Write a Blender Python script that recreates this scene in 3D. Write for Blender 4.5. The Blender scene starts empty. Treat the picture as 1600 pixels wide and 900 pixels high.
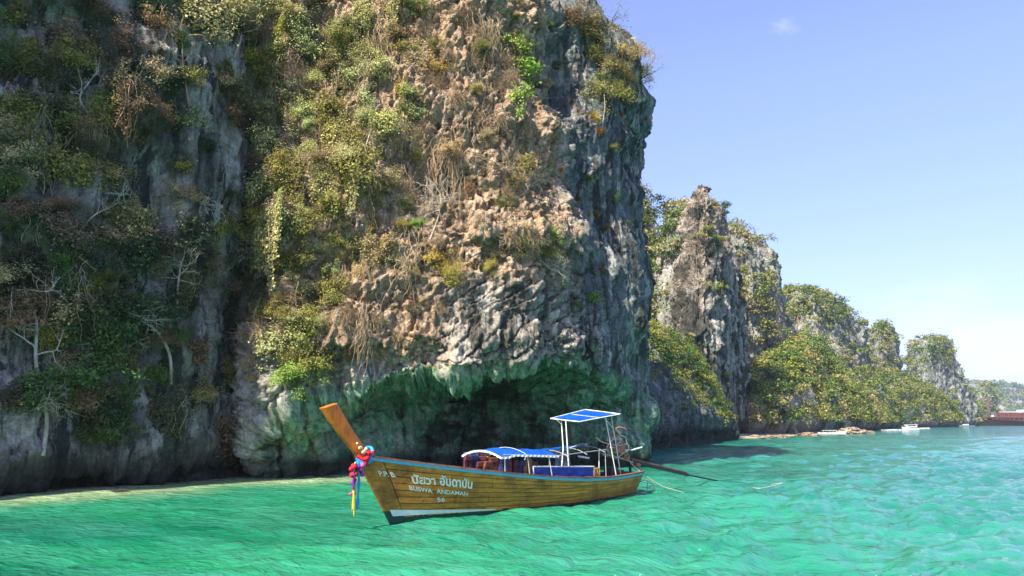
import bpy, bmesh, math, random, time
import numpy as np
from mathutils import Vector, Matrix
from mathutils.bvhtree import BVHTree
T0 = time.time()
rnd = random.Random(7)
RNG = np.random.default_rng(7)
S = bpy.context.scene
COL = S.collection

# ------------------------------------------------------------------ camera
CAM_H = 2.5
FPX = 1142.0
PITCH = math.atan(208.0 / FPX)
cam_d = bpy.data.cameras.new('camera'); cam = bpy.data.objects.new('camera', cam_d); COL.objects.link(cam)
cam_d.sensor_width = 36.0; cam_d.lens = 36.0 * FPX / 1600.0
cam_d.clip_start = 0.1; cam_d.clip_end = 20000.0
cam.location = (0, 0, CAM_H); cam.rotation_euler = (math.radians(90) + PITCH, 0, 0)
S.camera = cam

# ------------------------------------------------------------------ sky and sun
SUN_AZ = (-0.62, -0.785)          # horizontal direction towards the sun
SUN_EL = math.radians(47)
world = bpy.data.worlds.new("World"); S.world = world; world.use_nodes = True
wn = world.node_tree; wn.nodes.clear()
sky = wn.nodes.new('ShaderNodeTexSky'); sky.sky_type = 'NISHITA'; sky.sun_disc = False
sky.sun_elevation = SUN_EL
sky.sun_rotation = math.atan2(SUN_AZ[0], SUN_AZ[1])
sky.air_density = 1.0; sky.dust_density = 0.7; sky.ozone_density = 3.0
bgn = wn.nodes.new('ShaderNodeBackground'); bgn.inputs[1].default_value = 0.128
wo = wn.nodes.new('ShaderNodeOutputWorld')
tc = wn.nodes.new('ShaderNodeTexCoord')
mp = wn.nodes.new('ShaderNodeMapping'); mp.inputs['Scale'].default_value = (2.0, 2.0, 9.0)
nz = wn.nodes.new('ShaderNodeTexNoise'); nz.inputs['Scale'].default_value = 2.2; nz.inputs['Detail'].default_value = 7; nz.inputs['Roughness'].default_value = 0.55
rp = wn.nodes.new('ShaderNodeValToRGB'); rp.color_ramp.elements[0].position = 0.74; rp.color_ramp.elements[0].color = (0, 0, 0, 1); rp.color_ramp.elements[1].position = 0.80; rp.color_ramp.elements[1].color = (.5, .5, .5, 1)
mx = wn.nodes.new('ShaderNodeMixRGB'); mx.inputs[2].default_value = (6.0, 6.4, 6.9, 1)
wn.links.new(tc.outputs['Generated'], mp.inputs[0]); wn.links.new(mp.outputs[0], nz.inputs['Vector'])
wn.links.new(nz.outputs['Fac'], rp.inputs[0]); wn.links.new(rp.outputs[0], mx.inputs[0])
sx = wn.nodes.new('ShaderNodeSeparateXYZ'); wn.links.new(tc.outputs['Generated'], sx.inputs[0])
hr = wn.nodes.new('ShaderNodeValToRGB'); wn.links.new(sx.outputs[2], hr.inputs[0])
hr.color_ramp.elements[0].position = 0.0; hr.color_ramp.elements[0].color = (.60, .55, .76, 1)
hr.color_ramp.elements[1].position = 0.42; hr.color_ramp.elements[1].color = (1.10, .93, 1.10, 1)
e_ = hr.color_ramp.elements.new(.14); e_.color = (.78, .68, .91, 1)
mm = wn.nodes.new('ShaderNodeMixRGB'); mm.blend_type = 'MULTIPLY'; mm.inputs[0].default_value = 1.0
wn.links.new(sky.outputs[0], mm.inputs[1]); wn.links.new(hr.outputs[0], mm.inputs[2])
def cloud_at(px, py, r, stretch, amt, src):
    CP_, SP_ = math.cos(PITCH), math.sin(PITCH); u = 450.0 - py
    d0 = Vector((px - 800.0, FPX * CP_ - u * SP_, FPX * SP_ + u * CP_)).normalized()
    vm = wn.nodes.new('ShaderNodeVectorMath'); vm.operation = 'SUBTRACT'; vm.inputs[1].default_value = d0; wn.links.new(tc.outputs['Generated'], vm.inputs[0])
    sc_ = wn.nodes.new('ShaderNodeVectorMath'); sc_.operation = 'MULTIPLY'; sc_.inputs[1].default_value = (1 / (r * stretch), 1 / r, 1 / r); wn.links.new(vm.outputs[0], sc_.inputs[0])
    ln = wn.nodes.new('ShaderNodeVectorMath'); ln.operation = 'LENGTH'; wn.links.new(sc_.outputs[0], ln.inputs[0])
    n2 = wn.nodes.new('ShaderNodeTexNoise'); n2.inputs['Scale'].default_value = 1.6; n2.inputs['Detail'].default_value = 6; wn.links.new(sc_.outputs[0], n2.inputs['Vector'])
    ad = wn.nodes.new('ShaderNodeMath'); ad.operation = 'MULTIPLY_ADD'; ad.inputs[1].default_value = 2.4; wn.links.new(n2.outputs['Fac'], ad.inputs[0]); wn.links.new(ln.outputs['Value'], ad.inputs[2])
    cr = wn.nodes.new('ShaderNodeValToRGB'); cr.color_ramp.elements[0].position = .35; cr.color_ramp.elements[0].color = (amt, amt, amt, 1); cr.color_ramp.elements[1].position = 1.0; cr.color_ramp.elements[1].color = (0, 0, 0, 1)
    dv = wn.nodes.new('ShaderNodeMath'); dv.operation = 'DIVIDE'; dv.inputs[1].default_value = 2.6; wn.links.new(ad.outputs[0], dv.inputs[0]); wn.links.new(dv.outputs[0], cr.inputs[0])
    mc = wn.nodes.new('ShaderNodeMixRGB'); mc.inputs[2].default_value = (5.2, 5.4, 6.0, 1); wn.links.new(cr.outputs[0], mc.inputs[0]); wn.links.new(src, mc.inputs[1]); return mc.outputs[0]
sk = cloud_at(1226, 42, .009, 1.6, .16, mm.outputs[0]); sk = cloud_at(1585, 575, .05, 1.8, .30, sk); sk = cloud_at(1480, 500, .04, 4.0, .18, sk)
wn.links.new(sk, mx.inputs[1]); wn.links.new(mx.outputs[0], bgn.inputs[0]); wn.links.new(bgn.outputs[0], wo.inputs[0])
sun_d = bpy.data.lights.new('sun', 'SUN'); sun = bpy.data.objects.new('sun', sun_d); COL.objects.link(sun)
sun_d.energy = 5.0; sun_d.angle = math.radians(0.5); sun_d.color = (1.0, 0.905, 0.735)
sd = Vector((SUN_AZ[0] * math.cos(SUN_EL), SUN_AZ[1] * math.cos(SUN_EL), math.sin(SUN_EL)))
sun.rotation_euler = sd.to_track_quat('Z', 'Y').to_euler(); sun.location = (-40, -30, 60)
S.view_settings.view_transform = 'Standard'; S.view_settings.look = 'None'
S.view_settings.gamma = 1.0; S.view_settings.exposure = 1.25
S.view_settings.use_curve_mapping = False
S.cycles.max_bounces = 6; S.cycles.diffuse_bounces = 3; S.cycles.glossy_bounces = 2; S.cycles.transmission_bounces = 3; S.cycles.volume_bounces = 0
S.cycles.transparent_max_bounces = 6

# ------------------------------------------------------------------ picking points of the place
CP, SP = math.cos(PITCH), math.sin(PITCH)
def ray(px, py):
    u = 450.0 - py
    return Vector(((px - 800.0), FPX * CP - u * SP, FPX * SP + u * CP)).normalized()
def at(px, py, Y):
    r = ray(px, py); return Vector((0, 0, CAM_H)) + r * (Y / r.y)
def on_water(px, py):
    r = ray(px, py); return Vector((0, 0, CAM_H)) + r * (-CAM_H / r.z)
def z_at(py, Y):
    return at(800, py, Y).z
def x_at(px, Y, py=640):
    return at(px, py, Y).x

# ------------------------------------------------------------------ numpy noise
_P = RNG.permutation(256); _P = np.concatenate([_P, _P, _P])
_G = RNG.normal(size=(256, 3)); _G /= np.linalg.norm(_G, axis=1)[:, None]
def noise3(x, y, z):
    xi = np.floor(x).astype(np.int64); yi = np.floor(y).astype(np.int64); zi = np.floor(z).astype(np.int64)
    xf = x - xi; yf = y - yi; zf = z - zi
    xi &= 255; yi &= 255; zi &= 255
    u = xf * xf * xf * (xf * (xf * 6 - 15) + 10); v = yf * yf * yf * (yf * (yf * 6 - 15) + 10); w = zf * zf * zf * (zf * (zf * 6 - 15) + 10)
    def g(dx, dy, dz):
        h = _P[_P[_P[xi + dx] + yi + dy] + zi + dz]
        gr = _G[h]
        return gr[..., 0] * (xf - dx) + gr[..., 1] * (yf - dy) + gr[..., 2] * (zf - dz)
    a = g(0, 0, 0) * (1 - u) + g(1, 0, 0) * u
    b = g(0, 1, 0) * (1 - u) + g(1, 1, 0) * u
    c = g(0, 0, 1) * (1 - u) + g(1, 0, 1) * u
    d = g(0, 1, 1) * (1 - u) + g(1, 1, 1) * u
    return (a * (1 - v) + b * v) * (1 - w) + (c * (1 - v) + d * v) * w
def fbm(x, y, z, o=4, lac=2.03, gain=0.5):
    s = 0; a = 1.0
    for i in range(o):
        s = s + a * noise3(x + 17.3 * i, y + 5.1 * i, z + 9.7 * i); x = x * lac; y = y * lac; z = z * lac; a *= gain
    return s
def ridged(x, y, z, o=3, lac=2.1, gain=0.5):
    s = 0; a = 1.0
    for i in range(o):
        n = 1 - np.abs(noise3(x + 7.9 * i, y + 3.3 * i, z + 1.7 * i)) * 2.2
        s = s + a * n; x = x * lac; y = y * lac; z = z * lac; a *= gain
    return s - 0.8
def worley(x, y, z, seed=0):
    """distance to the nearest and second cell point, and a random number per cell"""
    sh = x.shape; x = x.ravel().astype(np.float32); y = y.ravel().astype(np.float32); z = z.ravel().astype(np.float32)
    xi = np.floor(x).astype(np.int32); yi = np.floor(y).astype(np.int32); zi = np.floor(z).astype(np.int32)
    f1 = np.full(x.shape, 9., np.float32); f2 = f1.copy(); cid = np.zeros(x.shape, np.float32)
    RJ = np.random.default_rng(99).uniform(0, 1, (256, 4)).astype(np.float32)
    for dx in (-1, 0, 1):
        for dy in (-1, 0, 1):
            for dz in (-1, 0, 1):
                h = _P[_P[_P[(xi + dx + seed) & 255] + ((yi + dy) & 255)] + ((zi + dz) & 255)]
                j = RJ[h]; d = np.sqrt((xi + dx + j[:, 0] - x) ** 2 + (yi + dy + j[:, 1] - y) ** 2 + (zi + dz + j[:, 2] - z) ** 2)
                c = d < f1; f2 = np.where(c, f1, np.minimum(f2, d)); cid = np.where(c, j[:, 3], cid); f1 = np.where(c, d, f1)
    return f1.reshape(sh), f2.reshape(sh), cid.reshape(sh)
def sst(e0, e1, x):
    t = np.clip((x - e0) / (e1 - e0), 0, 1); return t * t * (3 - 2 * t)
def cr_spline(pts, ts):
    pts = np.asarray(pts, float); n = len(pts); out = []
    P = np.vstack([2 * pts[0] - pts[1], pts, 2 * pts[-1] - pts[-2]])
    ts = np.clip(np.asarray(ts, float), 0, n - 1 - 1e-9); i = np.floor(ts).astype(int); f = (ts - i)[:, None]
    a, b, c, d = P[i], P[i + 1], P[i + 2], P[i + 3]
    return 0.5 * (2 * b + (c - a) * f + (2 * a - 5 * b + 4 * c - d) * f * f + (3 * b - a - 3 * c + d) * f ** 3)

# ------------------------------------------------------------------ objects
def mesh_np(name, verts, faces, attrs=None, smooth=True):
    me = bpy.data.meshes.new(name)
    verts = np.ascontiguousarray(verts, dtype=np.float32); faces = np.asarray(faces, dtype=np.int32)
    nv, nf, k = len(verts), len(faces), faces.shape[1]
    me.vertices.add(nv); me.vertices.foreach_set('co', verts.ravel())
    me.loops.add(nf * k); me.loops.foreach_set('vertex_index', faces.ravel())
    me.polygons.add(nf); me.polygons.foreach_set('loop_start', np.arange(nf, dtype=np.int32) * k)
    if smooth is not None: me.polygons.foreach_set('use_smooth', np.full(nf, bool(smooth)))
    for an, av in (attrs or {}).items():
        at_ = me.attributes.new(an, 'FLOAT', 'POINT'); at_.data.foreach_set('value', np.ascontiguousarray(av, dtype=np.float32))
    me.update(calc_edges=True)
    return me
def add(name, me, mat=None, parent=None, **props):
    o = bpy.data.objects.new(name, me)
    if mat is not None and me is not None and not len(me.materials): me.materials.append(mat)
    COL.objects.link(o)
    if parent is not None: o.parent = parent
    for k, v in props.items():
        if v is not None: o[k] = v
    return o
def empty(name, loc, rot=(0, 0, 0), **props):
    o = bpy.data.objects.new(name, None); COL.objects.link(o); o.location = loc; o.rotation_euler = rot
    o.empty_display_size = .2
    for k, v in props.items():
        if v is not None: o[k] = v
    return o
def grid_faces(nu, nv, wrap=False):
    i = np.arange(nu if wrap else nu - 1)[:, None]; j = np.arange(nv - 1)[None, :]
    i2 = (i + 1) % nu
    a = i * nv + j; b = i2 * nv + j; c = i2 * nv + j + 1; d = i * nv + j + 1
    return np.stack([a + 0 * b, b + 0 * a, c, d], -1).reshape(-1, 4)
def grid_normals(G):
    du = np.gradient(G, axis=0); dv = np.gradient(G, axis=1)
    n = np.cross(du, dv); n /= np.linalg.norm(n, axis=2)[..., None] + 1e-9
    return n
def smooth_grid(A, it):
    for _ in range(it):
        A = A.copy()
        A[1:-1] = (A[:-2] + 2 * A[1:-1] + A[2:]) / 4
        A[:, 1:-1] = (A[:, :-2] + 2 * A[:, 1:-1] + A[:, 2:]) / 4
    return A

# ------------------------------------------------------------------ materials
class NT:
    def __init__(s, name):
        s.m = bpy.data.materials.new(name); s.m.use_nodes = True; s.t = s.m.node_tree; s.t.nodes.clear()
        s.out = s.t.nodes.new('ShaderNodeOutputMaterial')
    def n(s, typ, **kw):
        nd = s.t.nodes.new('ShaderNode' + typ)
        for k, v in kw.items():
            if k.startswith('i_'):
                key = k[2:]; key = int(key) if key.isdigit() else key.replace('_', ' ')
                s.put(nd.inputs[key], v)
            else: setattr(nd, k, v)
        return nd
    def put(s, sock, v):
        if isinstance(v, bpy.types.NodeSocket): s.t.links.new(v, sock)
        elif isinstance(v, (tuple, list)) and len(v) == 3 and sock.type == 'RGBA': sock.default_value = (*v, 1)
        else: sock.default_value = v
    def coord(s, scale=(1, 1, 1), obj=False, rot=(0, 0, 0)):
        if obj: c = s.n('TexCoord').outputs['Object']
        else: c = s.n('NewGeometry').outputs['Position']
        return s.n('Mapping', i_0=c, i_Scale=scale, i_Rotation=rot).outputs[0]
    def noise(s, vec, scale, detail=4, rough=.55, dist=0):
        return s.n('TexNoise', i_Vector=vec, i_Scale=scale, i_Detail=detail, i_Roughness=rough, i_Distortion=dist).outputs['Fac']
    def ramp(s, fac, *stops, interp='LINEAR'):
        r = s.n('ValToRGB', i_0=fac); e = r.color_ramp; e.interpolation = interp
        while len(e.elements) < len(stops): e.elements.new(0.5)
        for el, (p, c) in zip(e.elements, stops):
            el.position = p; el.color = (c, c, c, 1) if isinstance(c, (int, float)) else (*c, 1)
        return r.outputs[0]
    def mix(s, f, a, b, mode='MIX'):
        m = s.n('MixRGB', blend_type=mode); s.put(m.inputs[0], f); s.put(m.inputs[1], a); s.put(m.inputs[2], b); return m.outputs[0]
    def math(s, op, a, b=0.0, c=None, clamp=False):
        m = s.n('Math', operation=op, use_clamp=clamp); s.put(m.inputs[0], a); s.put(m.inputs[1], b)
        if c is not None: s.put(m.inputs[2], c)
        return m.outputs[0]
    def attr(s, name): return s.n('Attribute', attribute_name=name).outputs['Fac']
    def bump(s, h, strength=.5, dist=.05, nrm=None):
        b = s.n('Bump', i_Height=h, i_Strength=strength, i_Distance=dist)
        if nrm is not None: s.put(b.inputs['Normal'], nrm)
        return b.outputs[0]
    def pbr(s, **kw):
        p = s.n('BsdfPrincipled')
        for k, v in kw.items(): s.put(p.inputs[k.replace('_', ' ')], v)
        s.t.links.new(p.outputs[0], s.out.inputs[0]); return p
def simple(name, col, rough=.6, var=.25, scale=6.0, metal=0.0, spec=.4, grain=None):
    """painted / plain surface with fine wear"""
    t = NT(name); v = t.coord(grain or (1, 1, 1), obj=True)
    n1 = t.noise(v, scale, 6, .6); n2 = t.noise(v, scale * 7, 3, .6)
    f = t.math('ADD', t.math('MULTIPLY', n1, .7), t.math('MULTIPLY', n2, .3))
    lo = tuple(c * (1 - var) for c in col); hi = tuple(min(1, c * (1 + var)) for c in col)
    c = t.ramp(f, (.3, lo), (.7, hi))
    t.pbr(Base_Color=c, Roughness=rough, Metallic=metal, Specular_IOR_Level=spec, Normal=t.bump(n2, .25, .01))
    return t.m
# ------------------------------------------------------------------ rock material
def rock_material(name, base_scale=1.0, far=False):
    t = NT(name)
    s = base_scale
    v = t.coord((1, 1, 1)); vv = t.coord((1, 1, .16)); vw = t.coord((1, 1, .07))
    big = t.noise(v, .35 * s, 5, .6); med = t.noise(v, 1.6 * s, 7, .68, .4); fine = t.noise(v, 9 * s, 6, .7)
    stre = t.noise(vv, 1.3 * s, 6, .62, .6); stre2 = t.noise(vw, 2.6 * s, 5, .6, .3)
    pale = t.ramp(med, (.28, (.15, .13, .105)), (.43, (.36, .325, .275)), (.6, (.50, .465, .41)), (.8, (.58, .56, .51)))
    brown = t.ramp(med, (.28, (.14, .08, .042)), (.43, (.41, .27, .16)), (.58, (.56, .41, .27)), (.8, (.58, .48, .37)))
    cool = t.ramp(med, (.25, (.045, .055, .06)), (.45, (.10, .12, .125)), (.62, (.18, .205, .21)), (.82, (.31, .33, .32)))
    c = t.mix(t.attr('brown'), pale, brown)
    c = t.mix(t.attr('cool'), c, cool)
    lich = t.ramp(t.noise(t.coord((1, 1, .7)), 1.05 * s, 8, .72, .5), (.53, 0.0), (.60, .92)); c = t.mix(t.math('MULTIPLY', lich, t.math('ADD', t.math('MULTIPLY', t.attr('brown'), .70), .15)), c, (.045, .040, .038))
    # dark weathering and white dripstone streaks run down the face
    dk = t.ramp(stre, (.44, 1.0), (.54, 0.0)); dk = t.math('MULTIPLY', dk, t.attr('streak'))
    c = t.mix(dk, c, (.035, .037, .036))
    wh = t.ramp(stre2, (.53, 0.0), (.62, .9)); wh = t.math('MULTIPLY', wh, t.attr('streak'))
    c = t.mix(t.math('MULTIPLY', wh, .8), c, (.44, .44, .40))
    orr = t.ramp(big, (.55, 0.0), (.66, .7)); orr = t.math('MULTIPLY', orr, t.attr('rust'))
    c = t.mix(orr, c, (.34, .16, .06))
    ms = t.math('MULTIPLY', t.attr('moss'), t.ramp(t.noise(vv, 2.2 * s, 6, .65), (.35, 1.0), (.62, .25)))
    mcol = t.ramp(t.noise(v, 3.1 * s, 5, .6), (.3, (.02, .07, .04)), (.48, (.08, .25, .13)), (.64, (.26, .46, .26)))
    c = t.mix(ms, c, mcol)
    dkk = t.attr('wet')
    c = t.mix(dkk, c, t.ramp(med, (.4, (.014, .016, .012)), (.65, (.045, .055, .038))))  # dark mix serves damp rock, stains and the painted cave shade
    fl = t.ramp(fine, (.32, .55), (.52, 1.0), (.75, 1.25))
    c = t.mix(1.0, c, fl, 'MULTIPLY')
    hgt = t.math('ADD', t.math('MULTIPLY', med, .8), t.math('MULTIPLY', fine, .35))
    hgt = t.math('ADD', hgt, t.math('MULTIPLY', stre, .35))
    wv = t.n('VectorMath', operation='ADD', i_0=v, i_1=t.n('VectorMath', operation='SCALE', i_0=t.n('TexNoise', i_Vector=v, i_Scale=1.4 * s, i_Detail=3.0).outputs['Color'], i_Scale=.55 / s).outputs[0]).outputs[0]
    vo = t.n('TexVoronoi', feature='DISTANCE_TO_EDGE', i_Vector=wv, i_Scale=2.3 * s).outputs['Distance']
    hgt = t.math('ADD', hgt, t.math('MULTIPLY', t.ramp(vo, (0.0, 0.0), (.09, .22)), t.math('ADD', t.math('MULTIPLY', t.attr('brown'), .8), .2)))
    c = t.mix(t.math('MULTIPLY', t.ramp(vo, (0.0, .55), (.04, 0.0)), t.math('ADD', t.math('MULTIPLY', t.attr('brown'), .8), .12)), c, (.05, .045, .04))
    t.pbr(Base_Color=c, Roughness=.88, Specular_IOR_Level=.25, Normal=t.bump(hgt, 1.0, .26 / s))
    return t.m
M_ROCK = rock_material('limestone', 1.0)
M_ROCKFAR = rock_material('limestone_distant', .28)
M_ROCKMID = rock_material('limestone_midground', .45)

# ------------------------------------------------------------------ the near cliff
CL = [(-52, -6), (-36, 4), (-26.2, 13.2), (-24.5, 20.5), (-18.6, 25.3), (-15.2, 28.3), (-13.4, 32.6), (-12.7, 34.6), (-11.1, 33.0), (-5.9, 33.8),  # off-frame left points form a headland placed to shade the left wall
      (-1.2, 34.6), (1.9, 36.3), (4.7, 39.6), (7.55, 44.0), (8.2, 48.0), (7.0, 54.0), (3, 62), (-10, 78)]
def plan_curve(cps, step_fn):
    ts = np.linspace(0, len(cps) - 1, 4000); P = cr_spline(cps, ts)
    L = np.concatenate([[0], np.cumsum(np.linalg.norm(np.diff(P, axis=0), axis=1))])
    w = np.array([1.0 / step_fn(t) for t in ts]); cw = np.concatenate([[0], np.cumsum(.5 * (w[1:] + w[:-1]) * np.diff(L))])
    n = int(cw[-1]) + 1; q = np.linspace(0, cw[-1], n)
    tt = np.interp(q, cw, ts)
    return cr_spline(cps, tt), tt
def curve_normals(P):
    d = np.gradient(P, axis=0); n = np.stack([d[:, 1], -d[:, 0]], 1); n /= np.linalg.norm(n, axis=1)[:, None]
    for _ in range(30): n[1:-1] = (n[:-2] + 2 * n[1:-1] + n[2:]) / 4
    return n / np.linalg.norm(n, axis=1)[:, None]
NEAR_STEP = .062
def near_cliff():
    P, tt = plan_curve(CL, lambda t: NEAR_STEP if 3.6 < t < 14.2 else (.16 if 3 < t < 14.8 else .7))
    N2 = curve_normals(P); nu = len(P)
    # rows: v goes up the face, finer near the cave lip, then back over the top
    zs = np.concatenate([np.arange(-1.2, 0.2, .14), np.arange(.2, 5.8, NEAR_STEP * .9), np.arange(5.8, 25.5, NEAR_STEP * 1.12), np.arange(25.5, 30, .3), np.arange(30, 40, .9)])
    nv = len(zs)
    Z = np.broadcast_to(zs, (nu, nv)).copy(); Tn = np.broadcast_to(tt[:, None], (nu, nv))
    X0 = np.broadcast_to(P[:, :1], (nu, nv)); Y0 = np.broadcast_to(P[:, 1:], (nu, nv))
    off = np.zeros((nu, nv))
    # left wall leans back, buttress stands upright
    left = 1 - sst(6.4, 7.6, Tn)
    off -= left * .03 * Z
    off += left * .8 * fbm(X0 * .12 + 3, Y0 * .12, Z * .1, 2) * 3
    # cave: lip height and depth along the plan parameter (soft shoulders)
    lip_t = [0, 7.7, 8.1, 8.5, 9.0, 9.5, 10, 10.8, 11.5, 12.1, 12.5, 13.0, 13.6, 17]
    lip_h = [.8, .9, 2.6, 3.5, 4.1, 4.5, 4.95, 5.25, 5.3, 4.9, 4.4, 3.7, 3.3, 1.2]
    dep_t = [0, 6.9, 7.9, 8.3, 8.8, 9.4, 10.3, 11.2, 11.8, 12.2, 12.6, 13.1, 13.6, 14.2, 17]
    dep_d = [.9, .9, 1.1, 1.9, 4.2, 7.2, 9.5, 10.0, 9.2, 2.6, 1.3, 1.0, 1.5, 1.6, 1.2]
    H = np.interp(tt, lip_t, lip_h)[:, None] + .25 * fbm(P[:, :1] * .9, P[:, 1:] * .9, 0 * P[:, :1] + 3, 3)
    D = np.interp(tt, dep_t, dep_d)[:, None]
    k = np.clip((H - Z) / np.where(H > 2, .85, .35), 0, 1); k = np.where(H > 2, k ** .62, sst(0, 1, k))
    off -= D * k
    # rib of flowstone running down on the right of the cave mouth, lower pillars on its left
    cavm = k * sst(7.6, 8.2, Tn) * (1 - sst(13.2, 13.8, Tn))
    off += cavm * 1.6 * np.exp(-((Tn - (12.25 - .12 * (4.8 - Z))) / .13) ** 2)
    off += cavm * 1.3 * np.exp(-((Tn - 12.75) / .16) ** 2)
    off += cavm * 1.1 * np.maximum(0, noise3(Tn * 5.5, Z * .28, 0 * Z + 4.4)) * 2
    # undercut at the right end
    off += .9 * np.exp(-((Tn - 13.0) / .5) ** 2) * (np.exp(-((Z - 23.2) / 2.3) ** 2) * 1.5 + .35 * np.exp(-((Z - 16.5) / 1.0) ** 2) - .75 * np.exp(-((Z - 19.3) / 1.6) ** 2) - .25)
    off -= .5 * np.exp(-((Tn - 13.0) / .6) ** 2) * sst(25.5, 27, Z)
    # buttress ledges
    but = sst(6.9, 7.5, Tn) * (1 - sst(11.5, 12.3, Tn))
    off += but * (.55 * np.exp(-((Z - 11.3 - .3 * (Tn - 9)) / .55) ** 2) * sst(9.2, 10, Tn) + .5 * np.exp(-((Z - 6.4) / .8) ** 2))
    off -= but * sst(13, 24, Z) * 1.4
    # diagonal crack falling to the right corner above the cave
    xr = X0
    crk = np.abs(Z - (9.3 - 1.05 * (xr - .6))) ; off -= .5 * np.exp(-(crk / .16) ** 2) * sst(.4, .9, xr) * (1 - sst(5.2, 5.9, xr))
    top = np.clip(Z - 30, 0, None); off -= top * 1.6; off -= sst(26, 31, Z) * 2.0
    Y = Y0 + N2[:, 1:2] * off; X = X0 + N2[:, 0:1] * off
    Z = Z + np.clip(Z - 22, 0, None) * 1.3 * (1 - sst(2.6, 4.2, Tn))  # unseen left headland raised so its shadow covers the left wall
    G = np.stack([X, Y, Z], -1)
    n = grid_normals(smooth_grid(G, 10))
    flip = np.sign((n[..., 0] * N2[:, 0:1] + n[..., 1] * N2[:, 1:2]).mean()); n *= flip
    x, y, z = G[..., 0], G[..., 1], G[..., 2]
    flute = np.clip(left * .9 + sst(11.6, 12.4, Tn), 0, 1)
    lowz = 1 - sst(5.0, 7.0, Z)
    flute = np.maximum(flute, lowz * .9 * (1 - but * sst(4.6, 5.4, Z)))
    rough = but * (1 - .8 * cavm)
    d = 1.05 * fbm(x * .22, y * .22, z * .18, 3) * 1.5
    d += .42 * ridged(x * .55, y * .55, z * .38, 3)
    d += flute * .30 * ridged(x * 1.1, y * 1.1, z * .16 + 3, 3)
    d += flute * .10 * ridged(x * 3.1, y * 3.1, z * .35 + 9, 2)
    # bedding slabs over the cave, dipping to the left
    sl = (z * .80 - x * .58) + .10 * fbm(x, y, z, 2)
    slab = but * sst(5.0, 5.8, Z) * (1 - sst(8.6, 9.8, Z)) * sst(9.25, 9.8, Tn)
    saw = (sl * 1.75) % 1.0
    d += slab * (.17 * saw - .26 * np.exp(-((saw - .03) / .07) ** 2))
    cr2 = ((x * .75 + z * .55) * 1.15 + .5 * noise3(x * .8, y, z * .8)) % 1.0
    d -= slab * .16 * np.exp(-((cr2 - .5) / .06) ** 2)
    d += rough * (1 - .6 * slab) * (.13 * ridged(x * 1.3, y * 1.3, z * 1.2, 3) + .09 * ridged(x * 3.2, y * 3.2, z * 2.4, 3))
    d += (.08 + .13 * rough) * fbm(x * 4.2, y * 4.2, z * 3.4, 3) * 1.2
    wx_, wy_, wz_ = x + .35 * noise3(x, y, z), y, z + .35 * noise3(x + 9, y, z)
    f1, f2, cid = worley(wx_ * .95, wy_ * .95, wz_ * .75); e = f2 - f1
    d += rough * (.34 * (cid - .5) - .22 * np.exp(-(e / .10) ** 2)) * (1 - .75 * slab) + (1 - rough) * .10 * (cid - .5) * (1 - k)
    f1, f2, cid = worley(wx_ * 2.9, wy_ * 2.9, wz_ * 2.3, 5); e = f2 - f1
    d += rough * (.13 * (cid - .5) - .10 * np.exp(-(e / .13) ** 2)) + (1 - rough) * .035 * (cid - .5)
    d += .05 * ridged(x * 7.5, y * 7.5, z * 6.0, 2)
    d -= .16 * np.maximum(0, noise3(x * 2.1 + 40, y * 2.1, z * 1.7)) * (rough + .3) * 3
    fade = 1 - .6 * sst(26, 30, Z)
    G = G + n * (d * fade)[..., None]
    # small drooping stalactites at the lip
    lipz = np.exp(-((Z - H + .22) / .2) ** 2) * sst(7.9, 8.3, Tn) * (1 - sst(12.4, 12.8, Tn))
    G[..., 2] -= lipz * .14 * np.maximum(0, noise3(x * 2.4, y * 2.4, 0 * z + 1.3) * 2)
    # attributes
    nb = fbm(x * .4, y * .4, z * .4, 3)
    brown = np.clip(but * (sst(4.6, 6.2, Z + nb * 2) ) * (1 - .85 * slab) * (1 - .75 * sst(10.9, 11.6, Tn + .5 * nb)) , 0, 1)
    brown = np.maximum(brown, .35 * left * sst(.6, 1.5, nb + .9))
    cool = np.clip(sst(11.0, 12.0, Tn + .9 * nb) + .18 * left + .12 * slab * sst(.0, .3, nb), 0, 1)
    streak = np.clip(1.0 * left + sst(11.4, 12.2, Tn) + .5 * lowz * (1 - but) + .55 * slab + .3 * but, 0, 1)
    streak = np.maximum(streak, .6 * lowz)
    lipm = 1.2 * np.exp(-((Z - H - .0) / .30) ** 2) * sst(7.6, 8.4, Tn)
    moss = np.clip(lipm * 1.2 + cavm * 1.0 + .2 * (1 - sst(6, 12, Z)) * (sst(11.8, 12.8, Tn)) + .55 * (1 - sst(1.0, 5.5, Z)) * (.5 + nb) * (1 - .5 * left) + .10 * left * (nb + .4), 0, 1)
    moss *= 1 - .6 * sst(12.5, 13.1, Tn)
    wet = np.clip((1 - sst(.5 + .35 * left, 1.25 + .5 * left, Z + .35 * nb)) * (1 - .65 * np.exp(-((Tn - 7.6) / .35) ** 2)), 0, 1) * .92
    deep = cavm * sst(1.2, 4.5, -off) * sst(9.2, 9.9, Tn + .8 * nb); wet = np.maximum(wet, deep * (.30 + .62 * sst(-.12, .12, fbm(x * .9, y * .9, z * 1.1, 4)))); wet = np.maximum(wet, left * sst(-.25, .35, nb + .9 * fbm(x * .9, y * .9, z * .35, 3)) * .72)  # cave recess shade painted into the rock colour; left wall only darkened in patches
    rust = np.clip(sst(.1, .5, nb) * (left * .5 + but * .6), 0, 1)
    A = dict(brown=brown, cool=cool, streak=streak, moss=moss, wet=wet, rust=rust)
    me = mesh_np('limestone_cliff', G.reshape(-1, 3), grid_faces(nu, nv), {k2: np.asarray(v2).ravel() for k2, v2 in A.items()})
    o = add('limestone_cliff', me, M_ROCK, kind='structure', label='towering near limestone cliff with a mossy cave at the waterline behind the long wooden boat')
    st = 3
    Gc = G[::st, ::st]; f = grid_faces(Gc.shape[0], Gc.shape[1])
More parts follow.
